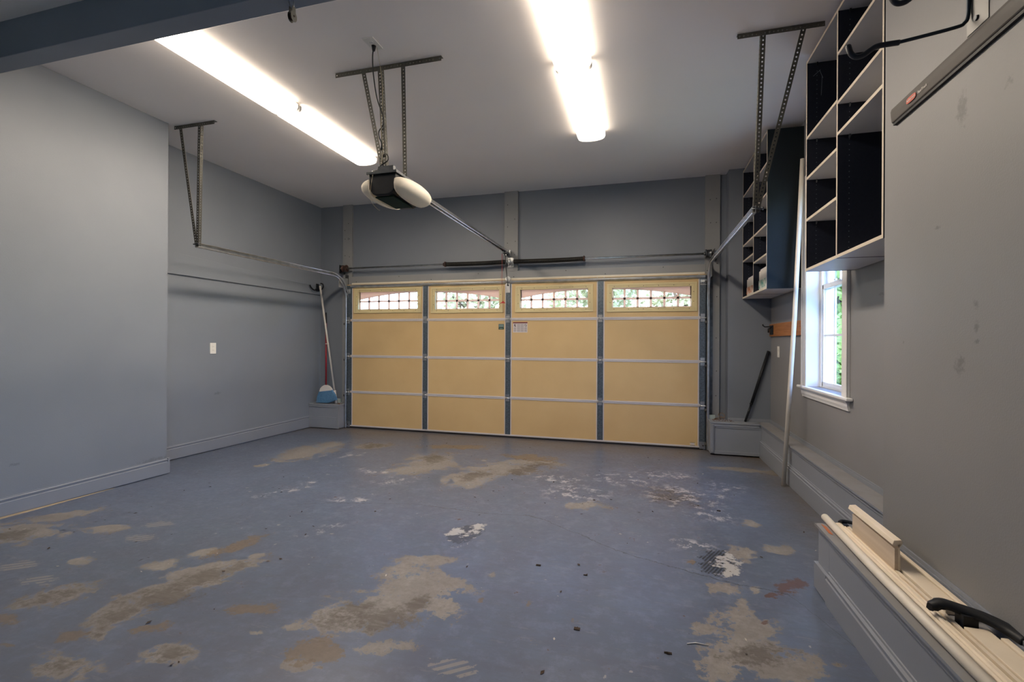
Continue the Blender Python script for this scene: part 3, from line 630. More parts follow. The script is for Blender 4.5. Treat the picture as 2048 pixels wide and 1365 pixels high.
# ================================================================ DOOR TRACKS
def perf_strip(mb, p0, p1, wdir, width, pitch=.0254, r=.0056, m=0):
    """flat perforated steel strip from p0 to p1, lying toward wdir"""
    p0, p1, wd = Vector(p0), Vector(p1), Vector(wdir); d = p1-p0; Ln = d.length; d.normalize(); wd = (wd-d*wd.dot(d)).normalized(); n = max(1, int(round(Ln/pitch))); st = Ln/n
    for i in range(n):
        c = p0+d*(st*(i+.5))+wd*(width*.5); b0 = len(mb.v)
        outer = [(-st/2,-width/2),(0,-width/2),(st/2,-width/2),(st/2,0),(st/2,width/2),(0,width/2),(-st/2,width/2),(-st/2,0)]
        for (u, v) in outer: mb.v.append(tuple(c+d*u+wd*v))
        for k in range(8):
            t = math.radians(-135+45*k); mb.v.append(tuple(c+d*r*math.cos(t)+wd*r*math.sin(t)))
        for k in range(8): mb.face((b0+k, b0+(k+1)%8, b0+8+(k+1)%8, b0+8+k), m)
def perf_angle(name, root, p0, p1, n1, n2, width=.032, parent=None):
    mb = MB(); perf_strip(mb, p0, p1, n1, width); perf_strip(mb, p0, p1, n2, width)
    return mb.build(name, angle_m, root, parent=parent, solid=.002)

def track(side, x, label):
    sg = 1 if side == 'L' else -1        # channel opens toward the door centre
    root = thing('door_track', (x, 6.10, .02 if side == 'L' else 0), label, 'garage door track', 'steel tracks guiding the garage door')
    path = [(6.117, .0+fz(6.1)+.01), (6.117, 1.86)]
    R = .33; cy, cz = 6.117-R, 1.86
    for q in range(1, 13):
        t = math.pi/2*q/12; path.append((cy+R*math.cos(t), cz+R*math.sin(t)))
    zr = cz+R
    path.append((3.66, zr-.008))
    # channel profile: a across (X, opening toward centre), c along the normal in the YZ plane
    prof = [(0,-.025),(.022,-.025),(.026,-.020),(.024,-.016),(.020,-.021),(.003,-.021),(.003,.021),(.020,.021),(.024,.016),(.026,.020),(.022,.025),(0,.025)]
    frames = []
    for i, p in enumerate(path):
        a = path[max(0, i-1)]; c = path[min(len(path)-1, i+1)]; dy, dz = c[0]-a[0], c[1]-a[1]; l = math.hypot(dy, dz)
        frames.append(((x-.013*sg, p[0], p[1]), (sg, 0, 0), (0, -dz/l, dy/l)))
    v = MB(); v.sweep(prof, frames[:2]); v.build('vertical_track', galv_m, root)
    v = MB(); v.sweep(prof, frames[1:], smooth=False); v.build('horizontal_track', galv_m, root)
    # wall angle behind the vertical track and brackets
    xa = x-.02*sg
    v = MB(); v.box(xa-.0015, xa+.0015, 6.11, 6.188, .33, 2.22); v.box(xa-.0015, xa-.04*sg, 6.184, 6.188, .33, 2.22); v.build('wall_angle', steel_m, root)
    v = MB(); v.box(x-.02*sg, x-.016*sg, 5.95, 6.17, 2.02, 2.17); v.build('flag_bracket', galv_m, root)
    return root, zr
trL, zr = track('L', -4.262, 'galvanized overhead door track along the left wall beside the broom')
trR, zr = track('R', .735, 'galvanized overhead door track on the right below the black cabinets')
# hangers
zt = H-.002
def hanger(root, xa, xb, yc, tops, end, yend):
    a = MB(); perf_strip(a, (xa, yc-.016, zt), (xb, yc-.016, zt), (0,1,0), .032); perf_strip(a, (xa, yc-.016, zt), (xb, yc-.016, zt), (0,0,-1), .032)
    for xx in (xa+.06, xb-.05): a.tube([(xx, yc, zt-.001), (xx, yc, zt-.008)], .008, 6)
    a.build('ceiling_angle', angle_m, root, solid=.002)
    for k, (xt, yt) in enumerate(tops):
        p0 = Vector((xt, yt, zt-.012)); p1 = Vector((end[k], yend, zr+.01-.03))
        s = MB(); perf_strip(s, p0, p1, (1,0,0), .030); perf_strip(s, p0+Vector((.030 if k else 0,0,0)), p1+Vector((.030 if k else 0,0,0)), (0,1,0), .030)
        s.build('hanger_strut', angle_m, root, solid=.002)
    t = MB(); t.tube([(end[0]-.01, yend-.01, zr), (end[0]+.06, yend-.01, zr)], .006, 8); t.tube([(end[0]+.05, yend-.01, zr), (end[0]+.062, yend-.01, zr)], .012, 6); t.build('track_bolt', steel_m, root)
hanger(trL, XLN+.003, -3.845, 3.497, [(-4.288, 3.50), (-4.060, 3.50)], (-4.285, -4.275), 3.67)
hanger(trR, .579, 1.085, 3.42, [(.722, 3.42), (.956, 3.42)], (.735, .742), 3.68)

# ================================================================ TORSION SPRING
ts = thing('torsion_spring_assembly', (-1.79, 6.10, 2.31), 'torsion shaft with two black springs mounted above the garage door', 'torsion spring')
yS, zS = 6.105, 2.312
b = MB(); b.tube([(-4.36, yS, zS), (.80, yS, zS)], .0127, 12); b.build('shaft', galv_m, ts)
for xa, xb in ((-2.66, -1.80), (-1.69, -.765)):
    b = MB(); N = int((xb-xa)/.0085); pts = []
    for q in range(N*8+1):
        t = 2*math.pi*q/8; pts.append((xa+(xb-xa)*q/(N*8), yS+.026*math.cos(t), zS+.026*math.sin(t)-.006*math.sin(math.pi*q/(N*8))))
    b.tube(pts, .0047, 5, smooth=True); b.tube([(xa, yS, zS), (xb, yS, zS)], .0225, 10); b.build('spring', grease_m, ts)
for x in (-2.675, -.752):
    b = MB(); b.tube([(x-.012, yS, zS), (x+.012, yS, zS)], .034, 14); b.tube([(x-.03, yS, zS), (x-.01, yS, zS)], .024, 12)
    for a_ in (0, 2.1, 4.2): b.tube([(x, yS+.03*math.cos(a_), zS+.03*math.sin(a_)), (x, yS+.043*math.cos(a_), zS+.043*math.sin(a_))], .005, 6)
    b.build('winding_cone', rust_m, ts)
for x, s_ in ((-4.290, 1), (.735, -1)):
    b = MB(); pr = [(-.035,.040),(-.03,.052),(-.022,.050),(-.018,.047),(.02,.044),(.026,.052),(.035,.052)]
    pts = [(x+a*s_, yS, zS) for a, _ in pr]; b.tube(pts, [r_ for _, r_ in pr], 20); b.tube([(x+.035*s_, yS, zS), (x+.055*s_, yS, zS)], .022, 12)
    b.build('cable_drum', rust_m if s_ > 0 else steel_m, ts)
    b = MB(); b.box(x-.065*s_, x-.058*s_, 6.06, 6.19, zS-.075, zS+.05); b.box(x-.10*s_, x-.058*s_, 6.184, 6.19, zS-.075, zS+.05); b.tube([(x-.068*s_, yS, zS), (x-.052*s_, yS, zS)], .024, 12); b.build('bearing_plate', steel_m, ts)
b = MB(); b.tube([(-1.768, yS, zS), (-1.735, yS, zS)], .036, 16); b.box(-1.755, -1.749, 6.07, 6.185, zS-.05, zS+.05); b.box(-1.79, -1.71, 6.18, 6.186, zS-.06, zS+.065); b.build('center_bracket', galv_m, ts)
for x in (-4.262, .702):
    b = MB(); b.tube([(x, yS-.045, zS), (x, D-.028, 2.0), (x, D-.026, .02)], .0016, 5); b.build('lift_cable', steel_m, ts)

# ================================================================ OPENER
op = thing('garage_door_opener', (-1.77, 3.15, 2.26), 'ceiling hung garage door opener with black housing and white light lenses', 'garage door opener')
XO = -1.77; Y0, Y1 = 2.94, 3.32
b = MB()
def rrect(hx, z0, z1, cx=XO, r=.02): return [(cx-hx, z1), (cx-hx, z0+.05), (cx-hx+.03, z0+.012), (cx-hx+.06, z0), (cx+hx-.06, z0), (cx+hx-.03, z0+.012), (cx+hx, z0+.05), (cx+hx, z1)]
b.prism(rrect(.105, 2.265, 2.415), (0, Y0, 0), (1,0,0), (0,0,1), (0, Y1-Y0, 0)); b.build('motor_housing', black_m, op, bevel=.008)
b = MB(); b.box(XO-.118, XO+.118, Y0-.012, Y1+.01, 2.412, 2.430); b.box(XO-.07, XO+.09, Y0+.02, Y1-.02, 2.43, 2.452); b.box(XO-.03, XO+.09, Y0-.005, Y0+.03, 2.425, 2.465); b.tube([(XO-.085, Y0+.04, 2.43), (XO-.085, Y0+.04, 2.452)], .018, 10); b.build('chassis_plate', steel_m, op, bevel=.002)
lensw_m = translucent('milky_light_lens', 'ece5d6', .25)
for s_ in (-1, 1):
    b = MB(); n = 14; prof = []
    frames = []
    for q in range(n+1):
        t = math.pi*q/n; yy = (Y0+Y1)/2+.03-math.cos(t)*.235; k = math.sin(t)**.55
        frames.append((yy, k))
    b0 = len(b.v); m_ = 12
    for yy, k in frames:
        for j in range(m_+1):
            a_ = -math.pi/2+math.pi*j/m_
            b.v.append((XO+s_*(.100+.112*max(k,.02)*math.cos(a_)), yy, 2.336+(.076*max(k,.02))*math.sin(a_)))
    for i in range(n):
        for j in range(m_): b.face((b0+i*(m_+1)+j, b0+i*(m_+1)+j+1, b0+(i+1)*(m_+1)+j+1, b0+(i+1)*(m_+1)+j), 0, True)
    for i in range(n): b.face((b0+i*(m_+1), b0+(i+1)*(m_+1), b0+(i+1)*(m_+1)+m_, b0+i*(m_+1)+m_), 0)
    b.build('light_lens', lensw_m, op)
b = MB(); b.box(XO-.07, XO+.07, Y0+.03, Y1-.06, 2.258, 2.266); b.build('bottom_panel', mat('dark_green_panel', '12291f', .8, spec=.15), op)
b = MB(); b.sweep([(-.028,-.012),(-.014,-.012),(-.014,-.009),(-.024,-.009),(-.010,.020),(.010,.020),(.024,-.009),(.014,-.009),(.014,-.012),(.028,-.012),(.013,.023),(-.013,.023)], [((XO, Y1-.02, 2.437), (1,0,0), (0,0,1)), ((XO, 6.12, 2.437), (1,0,0), (0,0,1))]); b.build('rail', galv_m, op)
b = MB(); b.box(XO-.003, XO+.003, Y1+.05, 6.05, 2.428, 2.434); b.build('drive_chain', grease_m, op)
b = MB(); b.box(XO-.03, XO-.024, 6.10, 6.185, 2.40, 2.47); b.box(XO+.024, XO+.03, 6.10, 6.185, 2.40, 2.47); b.box(XO-.03, XO+.03, 6.178, 6.185, 2.40, 2.47); b.tube([(XO-.035, 6.12, 2.43), (XO+.035, 6.12, 2.43)], .007, 8); b.build('header_bracket', galv_m, op)
b = MB(); b.box(XO-.025, XO+.025, 5.93, 6.02, 2.400, 2.426); b.build('trolley', steel_m, op, bevel=.003)
b = MB(); b.bar((XO-.005, 5.99, 2.41), (XO-.005, 6.06, 2.16), .004, .028, (0,1,0)); b.bar((XO-.005, 6.05, 2.20), (XO-.005, D-.03, 2.0), .004, .028, (0,1,0)); b.build('door_arm', steel_m, op)
red_m = mat('red_plastic', 'c0202a', .4)
b = MB(); b.tube([(XO-.045, 5.97, 2.40), (XO-.048, 6.02, 2.0), (XO-.05, 6.05, 1.765)], .0022, 5); b.tube([(XO-.05, 6.05, 1.75), (XO-.049, 6.05, 1.62)], .0018, 5); b.tube([(XO-.03, 5.97, 2.40), (XO-.06, 6.0, 2.1), (XO-.052, 6.04, 1.77)], .0014, 5); b.build('release_cord', mat('red_cord', '9a3a34', .7), op)
b = MB(); b.sweep([(-.033,-.012),(.033,-.012),(.030,-.002),(.014,.002),(.008,.018),(-.006,.018),(-.012,.002),(-.030,-.002)], [((XO-.05, 6.044, 1.765), (1,0,0), (0,0,1)), ((XO-.05, 6.056, 1.765), (1,0,0), (0,0,1))]); b.build('release_handle', red_m, op)['label'] = 'red pull handle'
# hanger
a = MB(); perf_strip(a, (-2.275, 3.11, zt), (-1.403, 3.11, zt), (0,1,0), .034); perf_strip(a, (-2.275, 3.11, zt), (-1.403, 3.11, zt), (0,0,-1), .034); a.build('ceiling_angle', angle_m, op, solid=.002)
for (p0, p1, fl) in (((-2.052,3.112,3.262),(-1.874,3.112,2.455),0), ((-1.915,3.112,3.262),(-1.866,3.112,2.455),1), ((-1.722,3.112,3.262),(-1.700,3.112,2.425),2)):
    s = MB(); perf_strip(s, p0, p1, (1,0,0), .032)
    if fl: q0, q1 = (Vector(p0)+Vector(((0 if fl == 2 else .032),0,0)), Vector(p1)+Vector(((0 if fl == 2 else .032),0,0))); perf_strip(s, q0, q1, (0,1,0), .032)
    s.build('hanger_strut', angle_m, op, solid=.002)
def smooth_path(P, n=6):
    P = [Vector(p) for p in P]; out = []
    for i in range(len(P)-1):
        a, b_, c, d = P[max(0,i-1)], P[i], P[i+1], P[min(len(P)-1,i+2)]
        for k in range(n):
            t = k/n; out.append(.5*((2*b_)+(c-a)*t+(2*a-5*b_+4*c-d)*t*t+(3*b_-a-3*c+d)*t**3))
    out.append(P[-1]); return out
cord = smooth_path([(-1.80,2.875,3.262),(-1.812,2.88,3.20),(-1.835,2.93,3.10),(-1.85,3.0,2.98),(-1.845,3.06,2.90),(-1.86,3.10,2.84),(-1.895,3.10,2.79),(-1.885,3.09,2.74),(-1.865,3.09,2.69),(-1.90,3.13,2.64),(-1.895,3.13,2.58),(-1.85,3.10,2.62),(-1.815,3.09,2.60),(-1.815,3.09,2.565),(-1.87,3.09,2.535),(-1.895,3.09,2.50),(-1.875,3.09,2.465),(-1.83,3.07,2.45)])
b = MB(); b.tube(cord, .0045, 7); b.tube([(-1.80,2.875,3.272),(-1.803,2.877,3.238)], [.016,.009], 10); b.build('power_cord', black_m, op)['label'] = 'black power cord hanging from the ceiling outlet'
wire = smooth_path([(-1.79,2.90,3.275),(-1.80,2.98,3.10),(-1.83,3.04,2.95),(-1.87,3.09,2.80),(-1.85,3.09,2.66),(-1.87,3.10,2.55),(-1.84,3.09,2.47),(-1.88,3.06,2.455),(-1.84,3.0,2.45)])
b = MB(); b.tube(wire, .0014, 5); b.tube(smooth_path([(-1.84,2.95,2.45),(-1.835,2.925,2.40),(-1.845,2.92,2.33),(-1.85,2.925,2.26),(-1.84,2.93,2.21),(-1.80,2.94,2.165),(-1.785,2.94,2.160)]), .0012, 5)
for q in range(5): b.tube(smooth_path([(-1.86+random.uniform(-.03,.03), 3.08+random.uniform(-.03,.03), 2.46+random.uniform(0,.02)) for _ in range(4)]), .0016, 5)
b.build('bell_wire', mat('pale_bell_wire', 'b9ac8d', .6), op)

# ================================================================ CEILING LIGHTS
def fixture():
    root = thing('ceiling_light', (0, 0, H), None, 'ceiling light', 'fluorescent ceiling lights')
    b = MB(); b.prism([(-.115,0),(.115,0),(.115,-.022),(.105,-.030),(-.105,-.030),(-.115,-.022)], (0,-.61,H), (1,0,0), (0,0,1), (0,1.22,0)); b.build('housing', mat('fixture_housing', 'efe6da', .5), root)
    prof = [(-.121,-.016),(-.131,-.022),(-.132,-.048),(-.122,-.066),(-.095,-.077),(-.05,-.084),(0,-.087),(.05,-.084),(.095,-.077),(.122,-.066),(.132,-.048),(.131,-.022),(.121,-.016)]
    b = MB(); b.sweep([(a, c) for a, c in prof], [((0,-.609,H),(1,0,0),(0,0,1)), ((0,.609,H),(1,0,0),(0,0,1))], smooth=True); b.build('diffuser', lens_m, root)
    return root
fx = fixture()
spots = [(-2.985, 2.80, 'left row light nearest the camera, half hidden by the beam'), (-2.985, 4.035, 'left row light farther away, ending beside the door opener'),
         (-.505, 2.80, 'right row light nearest the camera, running off the top of the picture'), (-.505, 4.035, 'right row light farther away, over the middle of the floor')]
for i, (x, y, lb) in enumerate(spots):
    if i == 0: r = fx
    else:
        r = fx.copy(); COL.objects.link(r)
        for ch in list(fx.children):
            c = ch.copy(); COL.objects.link(c); c.parent = r
    r.location = (x, y, H); r['label'] = lb

# ================================================================ OUTLETS
def duplex(mb, c, n, u, v, m=0):
    c, n, u, v = map(Vector, (c, n, u, v))
    for s in (-1, 1):
        o = c+v*(.020*s)
        P = []
        for q in range(12):
            t = 2*math.pi*q/12; P.append((.0165*math.cos(t), max(-.0125, min(.0125, .0165*math.sin(t)))))
        mb.prism(P, o, u, v, n*.002, 0)
        mb.bar(o+u*-.006+n*.0022+v*.003, o+u*-.006+n*.0022+v*-.005, .0015, .001, tuple(n), 1); mb.bar(o+u*.006+n*.0022+v*.003, o+u*.006+n*.0022+v*-.004, .0015, .001, tuple(n), 1)
def plate(name, root, c, n, u, v, w_, h_, th=.006):
    c, n, u, v = map(Vector, (c, n, u, v)); mb = MB()
    mb.prism([(-w_/2,-h_/2),(w_/2,-h_/2),(w_/2,h_/2),(-w_/2,h_/2)], c, u, v, n*th); return mb.build(name, outlet_m, root, bevel=.002)
r = thing('wall_outlet', (XL, 4.337, 1.147), 'white duplex outlet on the grey wall left of the garage door', 'outlet')
plate('cover_plate', r, (XL, 4.337, 1.147), (1,0,0), (0,-1,0), (0,0,1), .078, .125)
b = MB(); duplex(b, (XL+.006, 4.337, 1.147), (1,0,0), (0,-1,0), (0,0,1)); b.build('receptacle', [outlet_m, slot_m], r)
r = thing('wall_outlet', (XR, 5.72, 1.148), 'small white outlet on the right wall near the corner, above the black rod', 'outlet')
plate('cover_plate', r, (XR, 5.72, 1.148), (-1,0,0), (0,1,0), (0,0,1), .075, .12)
b = MB(); duplex(b, (XR-.006, 5.72, 1.148), (-1,0,0), (0,1,0), (0,0,1)); b.build('receptacle', [outlet_m, slot_m], r)
r = thing('ceiling_outlet', (-1.80, 2.86, H), 'white ceiling outlet plate feeding the door opener', 'outlet')
plate('cover_plate', r, (-1.80, 2.86, H), (0,0,-1), (1,0,0), (0,1,0), .082, .132)
b = MB(); duplex(b, (-1.80, 2.86, H-.006), (0,0,-1), (1,0,0), (0,1,0)); b.build('receptacle', [outlet_m, slot_m], r)

# ================================================================ SIDE WINDOW
wd = thing('window_1', (1.5, 4.37, WZ0), 'white double-hung side window half hidden by the black cabinet', 'window', kind='structure')
b = MB()   # casing flat on the wall
def cas(y0, y1, z0, z1): b.box(XR-.018, XR, y0, y1, z0, z1); 
b.box(XR-.018, XR, WY1+.002, WY1+.095, WZ0, WZ1); b.box(XR-.026, XR-.018, WY1+.078, WY1+.098, WZ0, WZ1+.09)
b.box(XR-.018, XR, WY0-.095, WY0-.002, WZ0, WZ1); b.box(XR-.026, XR-.018, WY0-.098, WY0-.078, WZ0, WZ1+.09)
b.box(XR-.018, XR, WY0-.095, WY1+.095, WZ1+.0005, WZ1+.09); b.build('casing', white_m, wd, bevel=.003)
b = MB(); b.box(XR-.016, 1.60, WY1-.012, WY1-.0005, WZ0, WZ1-.013); b.box(XR-.016, 1.60, WY0+.0005, WY0+.012, WZ0, WZ1-.013); b.box(XR-.016, 1.60, WY0, WY1, WZ1-.012, WZ1-.0005); b.build('jamb', white_m, wd)
b = MB(); b.box(XR, 1.60, WY0+.001, WY1-.001, WZ0-.022, WZ0-.0005); b.box(XR-.045, XR-.0005, WY0-.155, WY1+.155, WZ0-.022, WZ0); b.build('stool', white_m, wd, bevel=.006)
b = MB(); pr = [(0,0),(-.012,0),(-.014,.012),(-.020,.03),(-.022,.055),(-.030,.066),(-.030,.075),(0,.075)]
b.sweep(pr, [((XR, WY0-.10, WZ0-.097), (1,0,0), (0,0,1)), ((XR, WY1+.10, WZ0-.097), (1,0,0), (0,0,1))]); b.build('apron', white_m, wd)
def sash(x, z0, z1, nm, rows):
    f = MB(); a, c = WY0+.03, WY1-.012-.012
    st = .040
    f.box(x, x+.03, a, a+st, z0, z1); f.box(x, x+.03, c-st, c, z0, z1); f.box(x, x+.03, a, c, z0, z0+.035); f.box(x, x+.03, a, c, z1-.038, z1)
    s = f.build(nm, vinyl_m, wd, bevel=.003)
    g = MB(); g.box(x+.013, x+.017, a+st, c-st, z0+.035, z1-.038); g.build('pane', glass_m, wd, parent=s)
    m_ = MB(); 
    for k in (1, 2): yy = a+st+(c-a-2*st)*k/3; m_.box(x+.008, x+.022, yy-.008, yy+.008, z0+.035, z1-.038)
    for k in range(1, rows): zz = z0+.035+(z1-z0-.073)*k/rows; m_.box(x+.0085, x+.0215, a+st, c-st, zz-.009, zz+.009)
    m_.build('muntin', vinyl_m, wd, parent=s)
    return s
s1 = sash(1.502, WZ0+.012, 1.755, 'lower_sash', 2)
b = MB(); b.box(1.49, 1.50, 4.30, 4.36, 1.745, 1.757); b.box(1.485, 1.50, 4.40, 4.43, 1.757, 1.772); b.build('sash_lock', vinyl_m, wd, parent=s1)
sash(1.540, 1.72, WZ1-.012, 'upper_sash', 2)
b = MB(); b.box(1.495, 1.50, WY1-.05, WY1-.012, WZ0, WZ1); b.box(1.50, 1.60, WY0+.012, WY0+.03, WZ0, WZ1); b.box(1.50, 1.60, WY1-.024, WY1-.012, WZ0, WZ1); b.box(1.50, 1.60, WY0, WY1, WZ0, WZ0+.012); b.build('window_frame', vinyl_m, wd)

# ================================================================ BLACK CABINETS
pin_m = mat('steel_shelf_pin', '6a6c70', .4, .8)
def cabinet(label, y_far, y_mid, y_near, shelves_far, shelves_near, z0=1.752, z1=3.236, endmat=None):
    xf, xb, th = 1.094, XR-.001, .016
    root = thing('wall_cabinet', (xb, (y_far+y_near)/2, z0), label, 'open shelf cabinet', 'black open shelf cabinets hung on the right wall')
    def panel(nm, y0, y1, m):
        b = MB(); b.box(xf+.001, xb, y0, y1, z0, z1, 0); b.box(xf, xf+.001, y0, y1, z0, z1, 1)
        for xx in (1.155, 1.335):
            zz = z0+.06
            while zz < z1-.05:
                b.tube([(xx, y0-.0004, zz), (xx, y0+.0001, zz)], .0026, 6, 2, caps=True); zz += .032
        return b.build(nm, [m, edge_m, peg_m], root)
    panel('side_panel', y_far-th, y_far, cab_m); panel('divider', y_mid-th/2, y_mid+th/2, cab_m)
    b = MB(); b.box(xf+.001, xb, y_near, y_near+th, z0, z1, 0); b.box(xf, xf+.001, y_near, y_near+th, z0, z1, 1); b.build('side_panel', [endmat or cab_m, edge_m], root)
    b = MB(); b.box(xb-.008, xb-.002, y_near+th, y_far-th, z0+.02, z1-.02); b.build('back_panel', cab_m, root)
    for (ya, yb, zs) in ((y_mid+th/2, y_far-th, shelves_far), (y_near+th, y_mid-th/2, shelves_near)):
        for i, z in enumerate(zs):
            t = .018; nm = 'bottom_panel' if i == 0 else ('top_panel' if i == len(zs)-1 else 'shelf')
            b = MB(); b.box(xf+.002, xb-.008, ya+.001, yb-.001, z, z+t, 0); b.box(xf, xf+.002, ya+.001, yb-.001, z, z+t, 1); sh = b.build(nm, [shelf_m, edge_m], root)
            if 0 < i:
                pinm = black_m if i == len(zs)-1 else pin_m
                for xx in (1.155, 1.335):
                    c = MB(); c.box(xx-.004, xx+.004, yb-.012, yb-.001, z-.010, z-.001); c.hexa([(xx-.003,yb-.004,z-.022),(xx+.003,yb-.004,z-.022),(xx+.003,yb-.001,z-.022),(xx-.003,yb-.001,z-.022),(xx-.004,yb-.012,z-.010),(xx+.004,yb-.012,z-.010),(xx+.004,yb-.001,z-.010),(xx-.004,yb-.001,z-.010)])
                    c.build('shelf_pin', pinm, root, parent=sh)
    return root
nc = cabinet('empty black cabinet nearest the camera, hanging in front of the side window', 3.790, 3.228, 2.655, [1.753, 2.103, 2.395, 2.680, 3.216], [1.753, 2.478, 2.663, 2.953, 3.216])
b = MB()
for (p, q) in (((1.13,3.768,3.12),(1.175,3.768,3.16)), ((1.17,3.768,3.155),(1.19,3.768,3.10)), ((1.185,3.768,3.11),(1.18,3.768,2.98))): b.bar(p, q, .0016, .001, (0,1,0))
b.build('scratch', scr_m, nc); b = MB()
for (p, q) in (((1.15,3.2185,2.52-.06),(1.30,3.2185,2.66-.06)),): b.bar(p, q, .0018, .001, (0,1,0))
b.build('scratch', scr_m, nc)
fc = cabinet('black cabinet in the far corner with two supply containers on its bottom shelf', 6.030, 5.465, 4.897, [1.753, 2.174, 2.353, 2.640, 2.925, 3.216], [1.753, 2.070, 2.352, 2.640, 2.925, 3.216], endmat=cabend_m)
# containers on the bottom shelf
def container(y, w_, h_, x, col, label, nm):
    root = thing(nm, (x, y, 1.771), label, 'container')
    can_m = mat(nm+'_shell', 'd5d0c8', .45)
    b = MB(); b.prism([(-w_/2+.01,-.05),(w_/2-.01,-.05),(w_/2,-.04),(w_/2,.04),(w_/2-.01,.05),(-w_/2+.01,.05),(-w_/2,.04),(-w_/2,-.04)], (x+.05, y, 1.771), (0,1,0), (1,0,0), (0,0,h_)); b.build('body', can_m, root, bevel=.004)
    lab = mat(nm+'_label', col, .5, col2='e6e0d8', scale=22, amt=1.0)
    b = MB(); b.box(x-.001, x+.10, y-w_/2-.001, y+w_/2+.001, 1.79, 1.79+h_*.42); b.build('label_band', lab, root)
    b = MB(); b.box(x+.01, x+.09, y-w_/2+.015, y+w_/2-.015, 1.771+h_, 1.771+h_+.02); b.build('lid', mat(nm+'_lid', 'cfccd2', .4), root, bevel=.005)
container(5.765, .27, .185, 1.115, 'c9752f', 'pale container with an orange label on the far corner cabinet shelf', 'supply_tub')
container(5.165, .29, .195, 1.115, '3f8f83', 'white bag with teal print on the corner cabinet shelf beside the divider', 'supply_bag')

# ================================================================ THINGS ON THE RIGHT
r = (1.205, 4.742, fz(4.742))
b = MB(); b.tube([(1.205, 4.742, fz(4.742)), (1.30, 4.79, 1.5), (1.366, 4.826, 2.91)], .0185, 20); tag(b.build('pvc_pipe', pvc_m, r), 'long white plastic pipe leaning from the floor to the wall by the window', 'pipe')
b = MB(); b.tube([(1.126, 6.010, .33), (1.19, 6.018, .53)], .0125, 10); b.tube([(1.19, 6.018, .53), (1.372, 6.030, 1.15)], .0165, 10); b.tube([(1.185,6.004,.52),(1.182,6.0,.55)], .012, 8)
tag(b.build('black_rod', black_m, (1.126, 6.010, .33)), 'short black rod leaning in the right corner on the painted ledge', 'rod')
hr = thing('hook_board', (XR, 5.45, 1.32), 'orange brown pine board mounted on the right wall with a black hook', 'wall board')
b = MB(); b.box(XR-.0195, XR-.0005, 4.893, 6.035, 1.318, 1.456); b.build('board', wood_m, hr, bevel=.001)
b = MB(); b.box(XR-.030, XR-.018, 5.86, 5.98, 1.338, 1.44); b.tube([(XR-.03, 5.95, 1.43), (XR-.085, 5.95, 1.425), (XR-.105, 5.95, 1.44), (XR-.108, 5.95, 1.455)], .007, 8); b.tube([(XR-.03, 5.90, 1.43), (XR-.06, 5.90, 1.40), (XR-.06, 5.90, 1.36)], .010, 8); b.build('hook', black_m, hr, bevel=.002)
# safety sensors / small boxes at the foot of the tracks
tag((lambda b: (b.box(.748, .815, 6.10, 6.135, .330, .376), b.box(.765,.80,6.135,6.18,.33,.345), b.tube([(.775,6.10,.350),(.775,6.096,.350)], .006, 8), b.build('safety_sensor', mat('sensor_shell', '9aa7a4', .5), (.78, 6.11, .33), bevel=.002))[-1])(MB()), 'small grey sensor box on the right ledge beside the door track', 'sensor')
tag((lambda b: (b.box(-4.445, -4.375, 6.12, 6.155, .309, .372), b.box(-4.43,-4.39,6.155,6.182,.31,.33), b.tube([(-4.41,6.12,.335),(-4.41,6.116,.335)], .006, 8), b.build('safety_sensor', bpy.data.materials['sensor_shell'], (-4.41, 6.13, .309), bevel=.002))[-1])(MB()), 'small grey sensor box on the left ledge beside the broom', 'sensor')
b = MB(); b.tube(smooth_path([(.72,6.13,.345),(.80,6.125,.334),(.86,6.12,.345),(.93,6.14,.36),(.90,6.15,.40),(.86,6.15,.375),(.93,6.13,.335)]), .003, 5); tag(b.build('sensor_wire', mat('old_tan_wire', '8a6f52', .7), (.82,6.13,.33)), 'tangled tan sensor wire lying on the right ledge', 'wire')

# near wall storage rail with its badge
X = XRN
rl = thing('storage_rail', (X, 1.6, 2.250), 'long dark grey storage rail fixed high on the near right wall', 'wall rail')
rail_m = mat('dark_grey_rail', '4a4643', .6, .0, amt=.3)
b = MB(); b.sweep([(0,.0),(-.014,.0),(-.017,.004),(-.020,.030),(-.021,.050),(-.018,.062),(-.012,.067),(0,.068)], [((X, 2.542, 2.250), (1,0,0), (0,0,1)), ((X, .5, 2.250), (1,0,0), (0,0,1))]); b.build('rail', rail_m, rl)
b = MB(); b.box(X-.012, X, .5, 2.539, 2.238, 2.2495); b.build('lower_lip', black_m, rl)
badge_m = mat('red_badge', 'c25a48', .5, amt=.15); wt_m = mat('white_print', 'e0dad4', .5, amt=.1)
yb_, zb_ = 2.369, 2.2795; P = []
for q in range(24):
    t = 2*math.pi*q/24; P.append((.037*math.copysign(abs(math.cos(t))**.6, math.cos(t)), .0125*math.copysign(abs(math.sin(t))**.6, math.sin(t))))
b = MB(); b.prism(P, (X-.0212, yb_, zb_), (0,-1,0), (0,0,1), (-.0012,0,0)); bd = b.build('badge', badge_m, rl); bd['label'] = 'red maker badge'
def text(s_, size, x, y, z, m, parent, nm):
    cu = bpy.data.curves.new(nm, 'FONT'); cu.body = s_; cu.size = size; cu.extrude = .0003; cu.align_x = 'CENTER'; cu.align_y = 'CENTER'; cu.materials.append(m)
    tmp = bpy.data.objects.new(nm, cu); COL.objects.link(tmp); bpy.context.view_layer.update()
    me = bpy.data.meshes.new_from_object(tmp.evaluated_get(bpy.context.evaluated_depsgraph_get())); bpy.data.objects.remove(tmp)
    o = bpy.data.objects.new(nm, me); COL.objects.link(o); rl_ = root_loc(parent)
    o.location = (x-rl_[0], y-rl_[1], z-rl_[2]); o.rotation_euler = (math.pi/2, 0, -math.pi/2); o.parent = parent; return o
